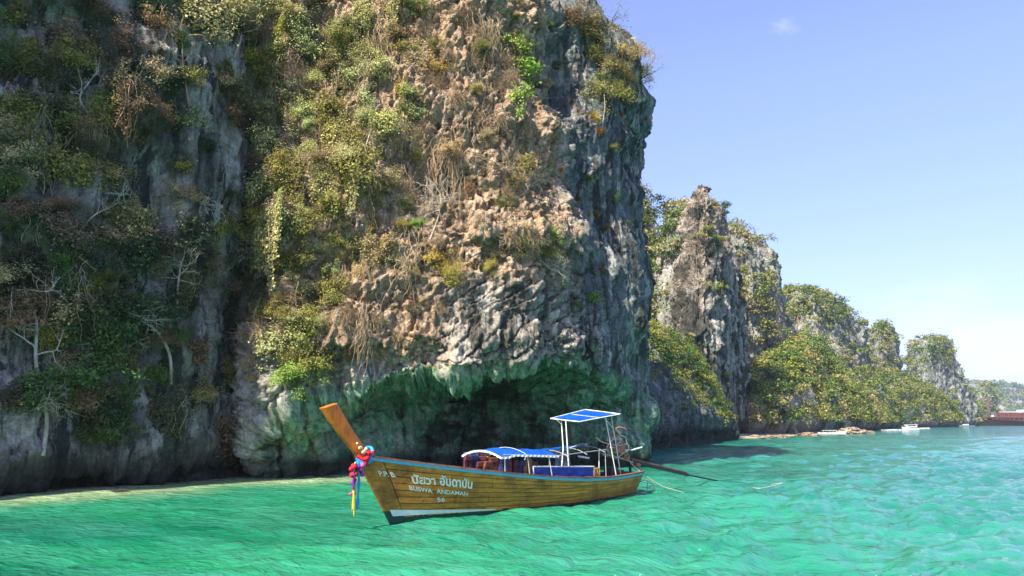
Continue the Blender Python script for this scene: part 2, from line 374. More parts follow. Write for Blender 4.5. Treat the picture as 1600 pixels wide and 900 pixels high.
    return o, Gc.reshape(-1, 3), f
cliff_o, cv, cf = near_cliff()
BVH_NEAR = BVHTree.FromPolygons([tuple(p) for p in cv.tolist()], [tuple(q) for q in cf.tolist()])
print('near cliff', len(cliff_o.data.vertices), round(time.time() - T0, 1))

# ------------------------------------------------------------------ farther rocks and hills
# every control: (px, depth, top_py, foot_py (where the bare face begins), slope run, cliff run, crown run, veg)
HILLS = {}
def hill(name, cps, mat, res=(200, 110), amp=1.0, sc=.1, label=None, streak=.8, cool=.6, brown=.2, rust=.4, moss=.3, wetz=1.2, kind='structure', flu=1.0, foot_noise=1.0):
    arr = []
    for (px, Y, tp, fp, sr, cr, kr) in cps:
        arr.append((x_at(px, Y), Y, z_at(tp, Y), z_at(fp, Y), sr, cr, kr))
    nu, nv = res
    ts = np.linspace(0, len(arr) - 1, nu); A = cr_spline(arr, ts)
    P = A[:, :2]; N2 = curve_normals(P)
    vs = np.linspace(0, 1, nv); G = np.zeros((nu, nv, 3))
    fz = np.maximum(A[:, 3], .5); tz = np.maximum(A[:, 2], fz + .5); sr, cr_, kr = A[:, 4], A[:, 5], A[:, 6]
    bk = np.maximum(8, tz * .6)
    key_v = [0, .08, .33, .72, .80, .88, 1.0]
    key_o = np.stack([-0 * sr, 0 * sr, sr, sr + cr_, sr + cr_ + kr * .35, sr + cr_ + kr, sr + cr_ + kr + bk], 1)
    key_z = np.stack([-1.5 + 0 * fz, .4 + 0 * fz, fz, fz + (tz - fz) * .86, fz + (tz - fz) * .965, tz, 0 * tz - 2], 1)
    for i in range(nu):
        o_ = np.interp(vs, key_v, key_o[i]); G[i, :, 2] = np.interp(vs, key_v, key_z[i])
        G[i, :, 0] = P[i, 0] - N2[i, 0] * o_; G[i, :, 1] = P[i, 1] - N2[i, 1] * o_
    G = smooth_grid(G, 2)
    n = grid_normals(smooth_grid(G, 5))
    if (n[:, nv // 2, 0] * N2[:, 0] + n[:, nv // 2, 1] * N2[:, 1]).mean() < 0: n = -n
    x, y, z = G[..., 0], G[..., 1], G[..., 2]
    d = amp * (1.3 * fbm(x * sc, y * sc, z * sc, 4) + .9 * (ridged(x * sc * 2.2, y * sc * 2.2, z * sc * 1.1, 3)) * .6
               + flu * .35 * ridged(x * sc * 6, y * sc * 6, z * sc * .9, 3) + .22 * fbm(x * sc * 9, y * sc * 9, z * sc * 8, 3))
    near_w = sst(-1.5, 1.0, z)
    G = G + n * (d * (.25 + .75 * near_w))[..., None]
    n2 = grid_normals(G)
    if (n2[:, nv // 2, 0] * N2[:, 0] + n2[:, nv // 2, 1] * N2[:, 1]).mean() < 0: n2 = -n2
    nb = fbm(x * sc * 1.7 + 9, y * sc * 1.7, z * sc * 1.7, 3)
    one = np.ones_like(z)
    at_ = dict(brown=np.clip(brown + nb * .7, 0, 1), cool=np.clip(cool + nb * .6, 0, 1), streak=streak * one,
               moss=np.clip(moss * (nb + .5), 0, 1), wet=.9 * (1 - sst(wetz * .5, wetz, G[..., 2] + .3 * nb)), rust=np.clip(rust * sst(-.1, .3, nb), 0, 1))
    me = mesh_np(name, G.reshape(-1, 3), grid_faces(nu, nv), {k: v.ravel() for k, v in at_.items()})
    o = add(name, me, mat, kind=kind, label=label)
    HILLS[label or name] = dict(G=G, n=n2, nb=nb, V=np.broadcast_to(vs, (nu, nv)), T=np.broadcast_to(ts[:, None], (nu, nv)), o=o, name=name)
    return HILLS[label or name]

def proj(G):
    X, Y, Z = G[..., 0], G[..., 1], G[..., 2] - CAM_H
    d = Y * CP + Z * SP; u = -Y * SP + Z * CP
    return 800 + FPX * X / d, 450 - FPX * u / d
def in_poly(px, py, poly, soft=0):
    ins = np.zeros(px.shape, bool); n = len(poly)
    for i in range(n):
        x1, y1 = poly[i]; x2, y2 = poly[(i + 1) % n]
        c = ((y1 > py) != (y2 > py)) & (px < (x2 - x1) * (py - y1) / ((y2 - y1) or 1e-9) + x1); ins ^= c
    return ins
def tower(name, yl, rows, mat, res=(260, 140), amp=1.0, sc=.1, label=None, streak=.8, cool=.6, brown=.2, rust=.4, moss=.3, wetz=1.2, flu=1.0, power=1.25, paint=None, key=None, lean=0.0):
    """closed rock mass lofted through rings; rows (height mark, left, right, half depth) from top to foot, yl = depth along its length"""
    (pa, ya), (pb, yb) = yl
    yline = lambda px: np.interp(px, [pa - (pb - pa), pb + (pb - pa)], [ya - (yb - ya), yb + (yb - ya)])
    rows = sorted(rows, key=lambda r: -r[0]); R = np.array(rows, float)
    nu, nv = res
    # parameter along height
    k = np.linspace(0, len(R) - 1, nv - 3)
    Rk = np.stack([np.interp(k, range(len(R)), R[:, i]) for i in range(4)], 1)
    for _ in range(2): Rk[1:-1] = (Rk[:-2] + 2 * Rk[1:-1] + Rk[2:]) / 4
    phi = np.concatenate([np.linspace(-math.pi, 0, int(nu * .78), endpoint=False), np.linspace(0, math.pi, nu - int(nu * .78), endpoint=False)])
    cp_, sp_ = np.cos(phi), np.sin(phi)
    c2 = np.sign(cp_) * np.abs(cp_) ** power; s2 = np.sign(sp_) * np.abs(sp_) ** power
    G = np.zeros((nu, nv, 3))
    for j in range(nv):
        jj = min(max(j - 2, 0), nv - 4); py, L, Rr, ry = Rk[jj]; ry = ry * 1.5
        if j == nv - 1: L2 = Rr2 = (L + Rr) / 2; ry = .05; hw = .5; cx = (L + Rr) / 2
        else: cx = (L + Rr) / 2; hw = (Rr - L) / 2
        px = cx + hw * c2; yl0 = yline(px) + .5 * R[-1, 3]; y = yl0 + ry * s2
        G[:, j, 0] = (px - 800) / (FPX * CP - (450 - py) * SP) * y
        G[:, j, 1] = y
        G[:, j, 2] = CAM_H + yl0 * (FPX * SP + (450 - py) * CP) / (FPX * CP - (450 - py) * SP)
        if j == 0: G[:, j, 2] = -2.5
        if j == 1: G[:, j, 2] = np.minimum(.0, G[:, j, 2])
    n = grid_normals(np.concatenate([G[-6:], G, G[:6]], 0))[6:-6]
    ctr = G.mean(axis=0)[None]; sg = np.sign(((G - ctr) * n).sum(-1).mean()); n = n * sg
    x, y, z = G[..., 0], G[..., 1], G[..., 2]
    d = amp * (1.0 * fbm(x * sc, y * sc, z * sc, 4) + .55 * ridged(x * sc * 2.2, y * sc * 2.2, z * sc * 1.1, 3)
               + flu * .22 * ridged(x * sc * 6, y * sc * 6, z * sc * .8, 3) + .30 * ridged(x * sc * 5 + 3, y * sc * 5, z * sc * 4, 3) + .2 * fbm(x * sc * 12, y * sc * 12, z * sc * 10, 3))
    d = d - d.mean() - .25 * amp
    G = G + n * (d * (.2 + .8 * sst(-1.5, 1.5, z)))[..., None]
    wd = sst(wetz * 1.4, .2, G[..., 2]); G = G - n * (wd * min(1.2, amp))[..., None]
    n2 = grid_normals(np.concatenate([G[-6:], G, G[:6]], 0))[6:-6] * sg
    nb = fbm(x * sc * 1.7 + 9, y * sc * 1.7, z * sc * 1.7, 3)
    one = np.ones_like(z); PX, PY = proj(G)
    at_ = dict(brown=np.clip(brown + nb * .7, 0, 1), cool=np.clip(cool + nb * .6, 0, 1), streak=streak * one,
               moss=np.clip(moss * (nb + .5), 0, 1), wet=.9 * (1 - sst(wetz * .5, wetz, G[..., 2] + .3 * nb)), rust=np.clip(rust * sst(-.1, .3, nb), 0, 1))
    if paint: paint(at_, G, nb, PX, PY)
    me = mesh_np(name, G.reshape(-1, 3), grid_faces(nu, nv, True), {k_: v_.ravel() for k_, v_ in at_.items()})
    o = add(name, me, mat, kind='structure', label=label)
    return dict(G=G, n=n2, nb=nb, PX=PX, PY=PY, o=o, V=np.broadcast_to(np.linspace(0, 1, nv), (nu, nv)), T=0 * nb)

def p_spire(A, G, nb, PX, PY):
    right = sst(1085, 1110, PX + nb * 20 + (PY - 480) * .15) * sst(330, 440, PY)
    A['streak'] = .45 + .55 * right; A['cool'] = np.clip(.35 + .2 * nb + .25 * right * 0, 0, 1)
    A['brown'] = np.clip((1 - right) * .85 + nb * .5, 0, 1); A['rust'] = np.clip((1 - sst(1050, 1075, PX)) * .9 + .3 * sst(0, .3, nb), 0, 1) * sst(620, 500, PY)
    A['moss'] = A['moss'] * .3; x, y, z = G[..., 0], G[..., 1], G[..., 2]
    dn = fbm(x * .35, y * .35, z * .22, 4)
    A['wet'] = np.maximum(A['wet'], .85 * sst(-.06, .16, dn + .22 * np.exp(-((PX - 1070) / 30) ** 2 - ((PY - 500) / 60) ** 2) - .12 * right - .10 * sst(400, 330, PY)))
    A['cool'] = np.maximum(A['cool'], .55 * (1 - right) * sst(400, 470, PY))
h_low = tower('shore_rock', ((1000, 62), (1150, 100)), [(550, 985, 1000, 1), (562, 975, 1018, 3), (580, 965, 1040, 4), (600, 955, 1066, 5), (620, 950, 1098, 5.5), (640, 945, 1126, 6), (655, 945, 1142, 6), (670, 945, 1151, 6), (690, 945, 1152, 6)],
      M_ROCKMID, (520, 200), .9, .20, 'low dark rock shelf at the waterline between the near cliff and the spire', streak=.6, cool=1.0, brown=.0, rust=.1, moss=.25, wetz=2.2)
h_bush = tower('rock_slope', ((1000, 88), (1130, 106)), [(512, 1000, 1018, 2), (530, 985, 1050, 4), (555, 980, 1080, 6), (585, 980, 1102, 7), (615, 980, 1120, 8), (640, 980, 1132, 8), (658, 980, 1140, 8)],
      M_ROCKMID, (200, 90), 1.3, .14, 'steep rubble slope under green bushes left of the spire foot', streak=.4, cool=.5, rust=.2)
h_spire = tower('rock_spire', ((1040, 112), (1165, 122)), [(288, 1095, 1101, .4), (296, 1090, 1106, 1.2), (306, 1083, 1111, 2), (320, 1078, 1118, 3), (338, 1071, 1129, 4), (362, 1065, 1138, 5), (400, 1059, 1149, 6), (450, 1054, 1159, 7), (520, 1048, 1163, 8), (600, 1042, 1165, 8.5), (658, 1040, 1165, 9)],
      M_ROCKMID, (520, 360), 1.7, .16, 'tall pointed limestone spire with pale streaks right of the near cliff', moss=.12, wetz=1.6, paint=p_spire, flu=1.5)
h_backa = tower('forested_hill', ((900, 165), (1040, 168)), [(270, 930, 955, 4), (292, 920, 975, 8), (318, 915, 994, 12), (345, 910, 1010, 16), (390, 905, 1030, 20), (450, 900, 1060, 24), (560, 900, 1080, 28), (658, 900, 1100, 30)],
      M_ROCKFAR, (180, 110), 2.2, .08, 'forested hill rising just right of the near cliff', streak=.3, cool=.3, rust=.3)
h_backb = tower('forested_hill', ((1000, 142), (1100, 146)), [(338, 1050, 1072, 3), (350, 1040, 1084, 5), (372, 1030, 1100, 8), (410, 1018, 1115, 11), (470, 1000, 1130, 14), (560, 990, 1140, 16), (658, 985, 1150, 18)],
      M_ROCKFAR, (160, 110), 1.9, .09, 'forested shoulder touching the left side of the spire', streak=.3, cool=.3, rust=.3)
h_wall = tower('rock_wall', ((1120, 168), (1240, 178)), [(359, 1140, 1156, 2), (368, 1132, 1170, 4), (382, 1126, 1185, 6), (398, 1122, 1204, 8), (430, 1120, 1220, 9), (480, 1120, 1230, 10), (520, 1120, 1242, 10), (552, 1120, 1246, 10), (580, 1120, 1234, 10), (612, 1120, 1226, 9), (640, 1125, 1205, 9), (658, 1125, 1200, 9)],
      M_ROCKFAR, (320, 220), 2.6, .10, 'sheer rock wall behind the spire with orange bushes halfway up', streak=.8, cool=.5, brown=.35, rust=.7)
h_shore = tower('forested_slope', ((1165, 138), (1360, 215)), [(545, 1232, 1262, 3), (560, 1212, 1285, 8), (580, 1185, 1312, 13), (605, 1158, 1338, 18), (630, 1148, 1362, 22), (650, 1143, 1380, 24), (659, 1140, 1390, 25)],
      M_ROCKFAR, (280, 110), 2.2, .08, 'sunlit forested slope coming down to the shore below the rock wall', streak=.3, cool=.2, brown=.4, rust=.5)
h_foot = tower('forested_slope', ((1340, 275), (1520, 360)), [(585, 1360, 1405, 4), (598, 1345, 1435, 10), (615, 1335, 1462, 16), (635, 1325, 1482, 20), (652, 1318, 1495, 22), (659, 1315, 1502, 23)],
      M_ROCKFAR, (240, 70), 2.4, .07, 'long low forested slope in front of the two towers', streak=.3, cool=.3, brown=.4, rust=.4)
h_mid = tower('forested_hill', ((1200, 258), (1370, 275)), [(460, 1226, 1256, 6), (465, 1220, 1288, 10), (472, 1213, 1304, 14), (482, 1209, 1318, 18), (496, 1206, 1335, 20), (518, 1204, 1348, 22), (545, 1202, 1358, 23), (580, 1200, 1366, 27), (620, 1190, 1390, 34), (658, 1180, 1410, 38)],
      M_ROCKFAR, (360, 190), 3.4, .06, 'broad domed hill with a bare rock band above the white speedboat', streak=.75, cool=.45, brown=.35, rust=.7)
h_pk1 = tower('karst_tower', ((1350, 322), (1412, 328)), [(508, 1372, 1386, 3), (514, 1363, 1393, 7), (528, 1357, 1400, 10), (550, 1352, 1404, 12), (600, 1348, 1412, 14), (658, 1345, 1420, 18)],
      M_ROCKFAR, (200, 140), 3.0, .06, 'narrow karst tower covered in scrub left of the rounded tower', streak=.7, cool=.6, brown=.2, rust=.4)
h_pk2 = tower('karst_tower', ((1412, 388), (1526, 400)), [(528, 1448, 1464, 4), (532, 1438, 1474, 8), (541, 1427, 1485, 12), (556, 1419, 1493, 14), (590, 1412, 1508, 16), (622, 1408, 1521, 18), (645, 1410, 1530, 20), (658, 1408, 1534, 20)],
      M_ROCKFAR, (280, 170), 3.4, .055, 'rounded limestone tower with a scrubby cap above the open sea', streak=.8, cool=.7, brown=.25, rust=.6)
h_isl = tower('forested_headland', ((1500, 500), (1562, 510)), [(604, 1538, 1550, 2), (610, 1524, 1556, 6), (622, 1514, 1560, 9), (640, 1506, 1561, 12), (659, 1500, 1562, 14)],
      M_ROCKFAR, (140, 80), 3.0, .05, 'small forested headland behind the red cruise boat', streak=.6, cool=.6, brown=.2)
h_far1 = hill('distant_hill', [(1440, 1900, 632, 655, 60, 160, 160), (1500, 1850, 622, 650, 60, 200, 160), (1531, 1840, 613, 650, 60, 200, 160), (1560, 1850, 622, 650, 60, 200, 160), (1590, 1900, 632, 655, 60, 160, 160), (1625, 1980, 648, 656, 60, 120, 100)],
      M_ROCKFAR, (120, 60), 9, .009, 'hazy distant hill above the small headland', streak=.1, cool=.6)
h_far2 = hill('distant_hill', [(1520, 1450, 648, 656, 40, 120, 100), (1560, 1400, 636, 652, 50, 160, 120), (1600, 1380, 624, 650, 50, 160, 120), (1640, 1380, 606, 648, 50, 180, 120), (1720, 1400, 588, 648, 50, 180, 120), (1850, 1500, 610, 648, 50, 180, 120), (2000, 1600, 650, 655, 50, 120, 120)],
      M_ROCKFAR, (160, 60), 9, .009, 'blue distant forested hill at the right edge behind the red cruise boat', streak=.1, cool=.6)
print('hills', round(time.time() - T0, 1))

# ------------------------------------------------------------------ water
def water():
    fine = np.radians(np.arange(-41, 41.01, .11)); coarse_r = np.radians(np.concatenate([np.arange(41.5, 60, 1.0), np.arange(60, 180, 6)]))
    th = np.concatenate([fine, coarse_r, -coarse_r[::-1] + 2 * np.pi]); th = np.unique(np.round(th, 6))
    rs = [.6]
    while rs[-1] < 6000:
        r = rs[-1]; rs.append(r + max(.05, min(r * .0085, r * r * .0011 + .012) if r < 40 else r * (.0085 if r < 150 else .02)))
    rs = np.array(rs); nu, nv = len(th), len(rs)
    R, A = np.meshgrid(rs, th); X = R * np.sin(A); Y = R * np.cos(A)
    cell = np.maximum(R * .0019, np.gradient(rs)[None, :])
    Z = np.zeros_like(X)
    wr = np.random.default_rng(3)
    wx = X + .5 * fbm(X * .25, Y * .25, 0 * X, 2); wy = Y + .5 * fbm(X * .25, Y * .25, 0 * X + 8, 2)
    for lam, am, n in ((7.5, .042, 5), (3.4, .030, 7), (1.7, .026, 9), (.85, .017, 9), (.42, .008, 8)):
        for k in range(n):
            a = math.radians(wr.normal(-28, 34)); l = lam * wr.uniform(.75, 1.35); kx, ky = 2 * np.pi / l * math.sin(a), 2 * np.pi / l * math.cos(a)
            ph = kx * wx + ky * wy + wr.uniform(0, 6.28)
            s = np.sin(ph); Z += am * .62 * (s + .3 * np.cos(2 * ph)) * (1 - sst(.25, .5, cell / l)) * wr.uniform(.6, 1.2)
    env = .65 + .7 * sst(-.3, .4, fbm(X * .05, Y * .05, 0 * X, 3)) + .5 * sst(4, 16, X)
    shel = .30 + .70 * sst(-14, 3, X - .15 * (Y - 10)); Z *= env * shel
    Z *= np.exp(-(R / 300) ** 2)
    Z -= R * R / (2 * 6.37e6)
    G = np.stack([X, Y, Z], -1)
    # distance to the foot of the near cliff
    PC = cr_spline(CL, np.linspace(2, 8.2, 160)); PC = PC - curve_normals(PC) * .9
    dist = np.full(X.shape, 99.0); m = (R < 60) & (Y > 5)
    pts = np.stack([X[m], Y[m]], 1); dd = np.full(len(pts), 99.0)
    for c in PC: dd = np.minimum(dd, np.hypot(pts[:, 0] - c[0], pts[:, 1] - c[1]))
    dist[m] = dd
    nn = fbm(X * .35, Y * .35, 0 * X + 2, 4)
    shallow = (1 - sst(1.2, 7.0, dist + nn * 2.0))
    foam = (1 - sst(.1, .95, dist + nn * 1.2 - .1)) * sst(-.15, .35, fbm(X * 1.3, Y * 1.3, 0 * X, 3))
    me = mesh_np('sea_water', G.reshape(-1, 3), np.vstack([grid_faces(nu, nv, True)]), dict(shallow=shallow.ravel(), foam=foam.ravel()))
    c = len(me.vertices)
    t = NT('sea_water')
    v = t.coord((1, 1, 1)); vs_ = t.coord((1, 1, 1), rot=(0, 0, math.radians(28)))
    big = t.noise(t.coord((.55, 1, 1)), .055, 4, .55, .4); med = t.noise(t.n('Mapping', i_0=vs_, i_Scale=(.35, 1, 1)).outputs[0], .75, 5, .6, .8)
    px_ = t.n('SeparateXYZ', i_0=t.n('NewGeometry').outputs['Position'])
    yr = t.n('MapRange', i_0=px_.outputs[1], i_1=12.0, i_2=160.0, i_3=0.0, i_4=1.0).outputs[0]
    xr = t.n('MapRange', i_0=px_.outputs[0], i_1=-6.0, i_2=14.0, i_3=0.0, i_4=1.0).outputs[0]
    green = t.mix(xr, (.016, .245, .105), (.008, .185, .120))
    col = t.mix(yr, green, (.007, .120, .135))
    col = t.mix(t.ramp(big, (.42, .9), (.55, 0.0)), col, (.001, .10, .058))
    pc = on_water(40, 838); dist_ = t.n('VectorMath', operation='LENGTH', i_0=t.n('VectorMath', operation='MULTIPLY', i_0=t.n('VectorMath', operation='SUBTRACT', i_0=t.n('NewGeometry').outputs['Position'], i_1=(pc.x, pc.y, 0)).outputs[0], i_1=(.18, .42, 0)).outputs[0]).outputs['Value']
    col = t.mix(t.math('MULTIPLY', t.ramp(t.math('ADD', dist_, t.math('MULTIPLY', med, .9)), (.75, 1.0), (1.35, 0.0)), .75), col, (.0, .12, .07))  # dark oval at lower left: a shadow on the water painted into its colour
    col = t.mix(t.ramp(med, (.36, .0), (.72, .55)), col, (.06, .29, .21))
    col = t.mix(t.math('MULTIPLY', t.attr('shallow'), .85), col, (.36, .45, .25))
    flk = t.noise(t.n('Mapping', i_0=vs_, i_Scale=(.5, 1.3, 1)).outputs[0], 1.9, 6, .72, .6); col = t.mix(t.ramp(flk, (.735, 0.0), (.775, .75)), col, (.62, .72, .68))
    fo = t.math('MULTIPLY', t.attr('foam'), t.ramp(t.noise(v, 5, 5, .7), (.42, 0.0), (.60, 1.0)))
    col = t.mix(fo, col, (.75, .8, .78))
    h1 = t.noise(t.n('Mapping', i_0=vs_, i_Scale=(.45, 1, 1)).outputs[0], 5.0, 4, .6, .5)
    h2 = t.noise(t.n('Mapping', i_0=vs_, i_Scale=(.5, 1, 1)).outputs[0], 1.1, 3, .55, .6)
    cd = t.n('CameraData').outputs['View Distance']
    h3 = t.noise(t.n('Mapping', i_0=vs_, i_Scale=(.4, 1, 1)).outputs[0], 2.4, 4, .65, .8)
    b1 = t.bump(t.math('ADD', t.math('MULTIPLY', h1, .85), h3), 1.0, .10)
    b2 = t.bump(h2, .9, .17, b1)
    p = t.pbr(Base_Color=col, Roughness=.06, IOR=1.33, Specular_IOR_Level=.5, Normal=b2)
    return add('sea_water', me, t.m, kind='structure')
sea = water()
print('water', len(sea.data.vertices), round(time.time() - T0, 1))
# sea floor and sand strip under the far shore
# ------------------------------------------------------------------ foliage materials
def leaf_material(name, attr=False):
    t = NT(name)
    isl = t.n('NewGeometry').outputs['Random Per Island']
    if attr:
        base = t.ramp(t.attr('tint'), (0.0, (.030, .075, .022)), (.25, (.080, .150, .030)), (.5, (.19, .235, .045)), (.74, (.26, .25, .07)), (.92, (.27, .24, .09)), (1.0, (.27, .21, .10)))
    else:
        base = t.n('ObjectInfo').outputs['Color']
    c = t.mix(1.0, base, t.ramp(isl, (0, (.45, .50, .45)), (.5, (.95, .95, .9)), (1, (1.6, 1.5, 1.45))), 'MULTIPLY')
    d = t.n('BsdfPrincipled'); t.put(d.inputs['Base Color'], c); d.inputs['Roughness'].default_value = .55; d.inputs['Specular IOR Level'].default_value = .35
    tr = t.n('BsdfTranslucent'); t.put(tr.inputs[0], c)
    m = t.n('MixShader'); m.inputs[0].default_value = .28
    t.t.links.new(d.outputs[0], m.inputs[1]); t.t.links.new(tr.outputs[0], m.inputs[2]); t.t.links.new(m.outputs[0], t.out.inputs[0])
    return t.m
M_LEAF = leaf_material('leaves'); M_LEAFT = leaf_material('forest_leaves', True)
def bark_material(name, a, b):
    t = NT(name); n = t.noise(t.coord((1, 1, .4), obj=True), 9, 4, .6)
    t.pbr(Base_Color=t.ramp(n, (.3, a), (.7, b)), Roughness=.9, Specular_IOR_Level=.2); return t.m
M_BARK = bark_material('pale_bark', (.27, .24, .19), (.52, .47, .39))
M_TWIG = bark_material('dry_twigs', (.26, .17, .10), (.52, .39, .25))
M_DKBARK = bark_material('dark_bark', (.06, .045, .035), (.17, .13, .10))

def quads(C, Nrm, size, rng, asp=.55):
    """leaf shaped quads at C facing Nrm"""
    n = len(C); r = rng.normal(size=(n, 3)); u = np.cross(Nrm, r); u /= np.linalg.norm(u, axis=1)[:, None] + 1e-9
    v = np.cross(Nrm, u); v /= np.linalg.norm(v, axis=1)[:, None] + 1e-9
    s = (size * rng.uniform(.6, 1.35, n))[:, None]
    fold = Nrm * s * rng.uniform(-.18, .18, n)[:, None]
    V = np.stack([C - u * s * .5, C - v * s * .5 * asp + fold, C + u * s * .5, C + v * s * .5 * asp + fold], 1)
    return V.reshape(-1, 3), np.arange(n * 4).reshape(-1, 4)
def tube(path, radii, k=5):
    path = np.asarray(path, float); radii = np.asarray(radii, float); n = len(path)
    d = np.gradient(path, axis=0); d /= np.linalg.norm(d, axis=1)[:, None] + 1e-9
    ref = np.array([.31, .17, .93]) if abs(d[0][2]) < .9 else np.array([1., .1, 0]); ref = ref / np.linalg.norm(ref)
    u = np.cross(d, ref); u /= np.linalg.norm(u, axis=1)[:, None] + 1e-9; v = np.cross(d, u)
    a = np.arange(k) * 2 * np.pi / k
    V = path[:, None] + radii[:, None, None] * (np.cos(a)[None, :, None] * u[:, None] + np.sin(a)[None, :, None] * v[:, None])
    V = V.reshape(-1, 3); i = np.arange(n - 1)[:, None] * k; j = np.arange(k)[None, :]; j2 = (j + 1) % k
    F = np.stack([i + j, i + j2, i + k + j2, i + k + j], -1).reshape(-1, 4)
    return V, F
class MB:
    def __init__(s): s.V = []; s.F = []; s.n = 0
    def put(s, V, F):
        s.V.append(np.asarray(V, float)); s.F.append(np.asarray(F) + s.n); s.n += len(V)
    def tube(s, path, radii, k=5):
        s.put(*tube(path, radii if np.ndim(radii) else np.full(len(path), radii), k))
    def mesh(s, name, attrs=None, smooth=False):
        return mesh_np(name, np.vstack(s.V), np.vstack(s.F), attrs, smooth)
def wander(p, d, length, n, bend, rng, grav=0.0):
    P = [np.array(p, float)]; d = np.array(d, float); d /= np.linalg.norm(d)
    for i in range(n):
        d = d + rng.normal(size=3) * bend; d[2] -= grav; d /= np.linalg.norm(d)
        P.append(P[-1] + d * length / n)
    return np.array(P)
def branching(mb, p, d, length, rad, depth, rng, spread=.8, k=4, bend=.16, tips=None, up=.0, nch=(2, 4)):
    P = wander(p, d, length, 5, bend, rng, -up)
    mb.tube(P, np.linspace(rad, rad * .55, len(P)), k if rad > .012 else 3)
    if depth == 0:
        if tips is not None: tips.append(P[-1]); tips.append(P[3])
        return
    for _ in range(rng.integers(*nch)):
        i = rng.integers(2, 6); dd = (P[-1] - P[-2]); dd /= np.linalg.norm(dd)
        nd = dd + rng.normal(size=3) * spread
        branching(mb, P[i if i < len(P) else -1], nd, length * rng.uniform(.5, .8), rad * .55, depth - 1, rng, spread, k, bend, tips, up, nch)

def shrub_meshes(seed, leaf=.11, n_leaf=1700, flat=.7, ncl=34, airy=.17, drop=0.0, branches=True):
    """unit shrub: radius 1, grows from the origin upward and outward (-Y is away from the rock)"""
    rng = np.random.default_rng(seed)
    mb = MB(); tips = []
    for k in range(7):
        d = np.array([rng.normal() * .8, -abs(rng.normal()) * .6 - .15, rng.uniform(.3, 1.1) - drop])
        branching(mb, (0, 0, 0), d, .62, .028, 2, rng, .55, 4, .12, tips, .03)
    tips = np.array(tips)
    ctr = tips[rng.permutation(len(tips))[:ncl]] * rng.uniform(.75, 1.15, (min(ncl, len(tips)), 1))
    ext = rng.normal(size=(ncl // 2, 3)) * np.array([.5, .28, .4]) + np.array([0, -.25, .30 - drop * .6])
    ctr = np.vstack([ctr, ext])
    w = rng.uniform(.3, 1, len(ctr)); idx = rng.choice(len(ctr), n_leaf, p=w / w.sum())
    C = ctr[idx] + rng.normal(size=(n_leaf, 3)) * airy * np.array([1, 1, flat])
    out = C - np.array([0, .1, -.1]); N = out + rng.normal(size=C.shape) * .7 + np.array([0, -.2, .55]); N /= np.linalg.norm(N, axis=1)[:, None]
    V, F = quads(C, N, leaf, rng)
    return mesh_np('foliage', V, F, smooth=False), mb.mesh('branches')
def creeper_mesh(seed, leaf=.105, n_leaf=2600, w=1.0, h=1.3):
    """mat of hanging creeper lying on the rock (rock at y=0, front is -Y)"""
    rng = np.random.default_rng(seed)
    n_st = 26; x0 = rng.normal(size=n_st) * .42 * w; top = rng.uniform(.1, 1.0, n_st) * h; ln = rng.uniform(.5, 1.7, n_st) * h
    s = rng.integers(0, n_st, n_leaf); q = rng.uniform(0, 1, n_leaf) ** .8
    x = x0[s] + .12 * np.sin(q * 6 + s) + rng.normal(size=n_leaf) * .10; z = top[s] - q * ln[s] + rng.normal(size=n_leaf) * .05
    bulge = .32 * np.exp(-(x / w / .6) ** 2 - (z / h / .7) ** 2)
    y = -(bulge * rng.uniform(.2, 1.15, n_leaf) + .03 + abs(rng.normal(size=n_leaf)) * .05)
    C = np.stack([x, y, z], 1); N = np.stack([rng.normal(size=n_leaf) * .55, -np.ones(n_leaf) * .75, .55 + rng.normal(size=n_leaf) * .45], 1); N /= np.linalg.norm(N, axis=1)[:, None]
    V, F = quads(C, N, leaf, rng, .7)
    mb = MB()
    for k in range(n_st // 2):
        qq = np.linspace(0, 1, 7); mb.tube(np.stack([x0[k] + .12 * np.sin(qq * 6 + k), -.05 - .25 * np.exp(-((top[k] - qq * ln[k]) / .8) ** 2), top[k] - qq * ln[k] * 1.1], 1), .011, 3)
    return mesh_np('foliage', V, F, smooth=False), mb.mesh('stems')
def vines_mesh(seed, n=42, ln=1.0, w=.7):
    rng = np.random.default_rng(seed); mb = MB()
    for k in range(n):
        x = rng.normal() * w * .5; z = rng.uniform(-.2, 1) * ln; L = rng.uniform(.5, 1.8) * ln; m = 8
        q = np.linspace(0, 1, m); a, b, c = rng.uniform(0, 6.3, 3)
        P = np.stack([x + .07 * np.sin(q * 7 + a) + rng.normal() * .30 * q + .05 * np.sin(q * 17 + c), -.05 - .16 * np.sin(np.pi * np.clip(q + .1, 0, 1)) * rng.uniform(.3, 1.6) - .03 * np.sin(q * 9 + b), z - q * L], 1)
        mb.tube(P, np.linspace(.009, .004, m) * rng.uniform(.6, 1.5), 3)
    return mb.mesh('vines')
def dry_mesh(seed, n=150):
    rng = np.random.default_rng(seed); mb = MB(); 
    for k in range(n):
        d = np.array([rng.normal(), -abs(rng.normal()) * .7, rng.normal() * .7 + .35]); L = rng.uniform(.4, 1.1)
        p = np.array([rng.normal() * .22, 0, rng.normal() * .18])
        P = wander(p, d, L, 6, .28, rng, .09); mb.tube(P, np.linspace(.012, .004, len(P)), 3)
    return mb.mesh('twigs')
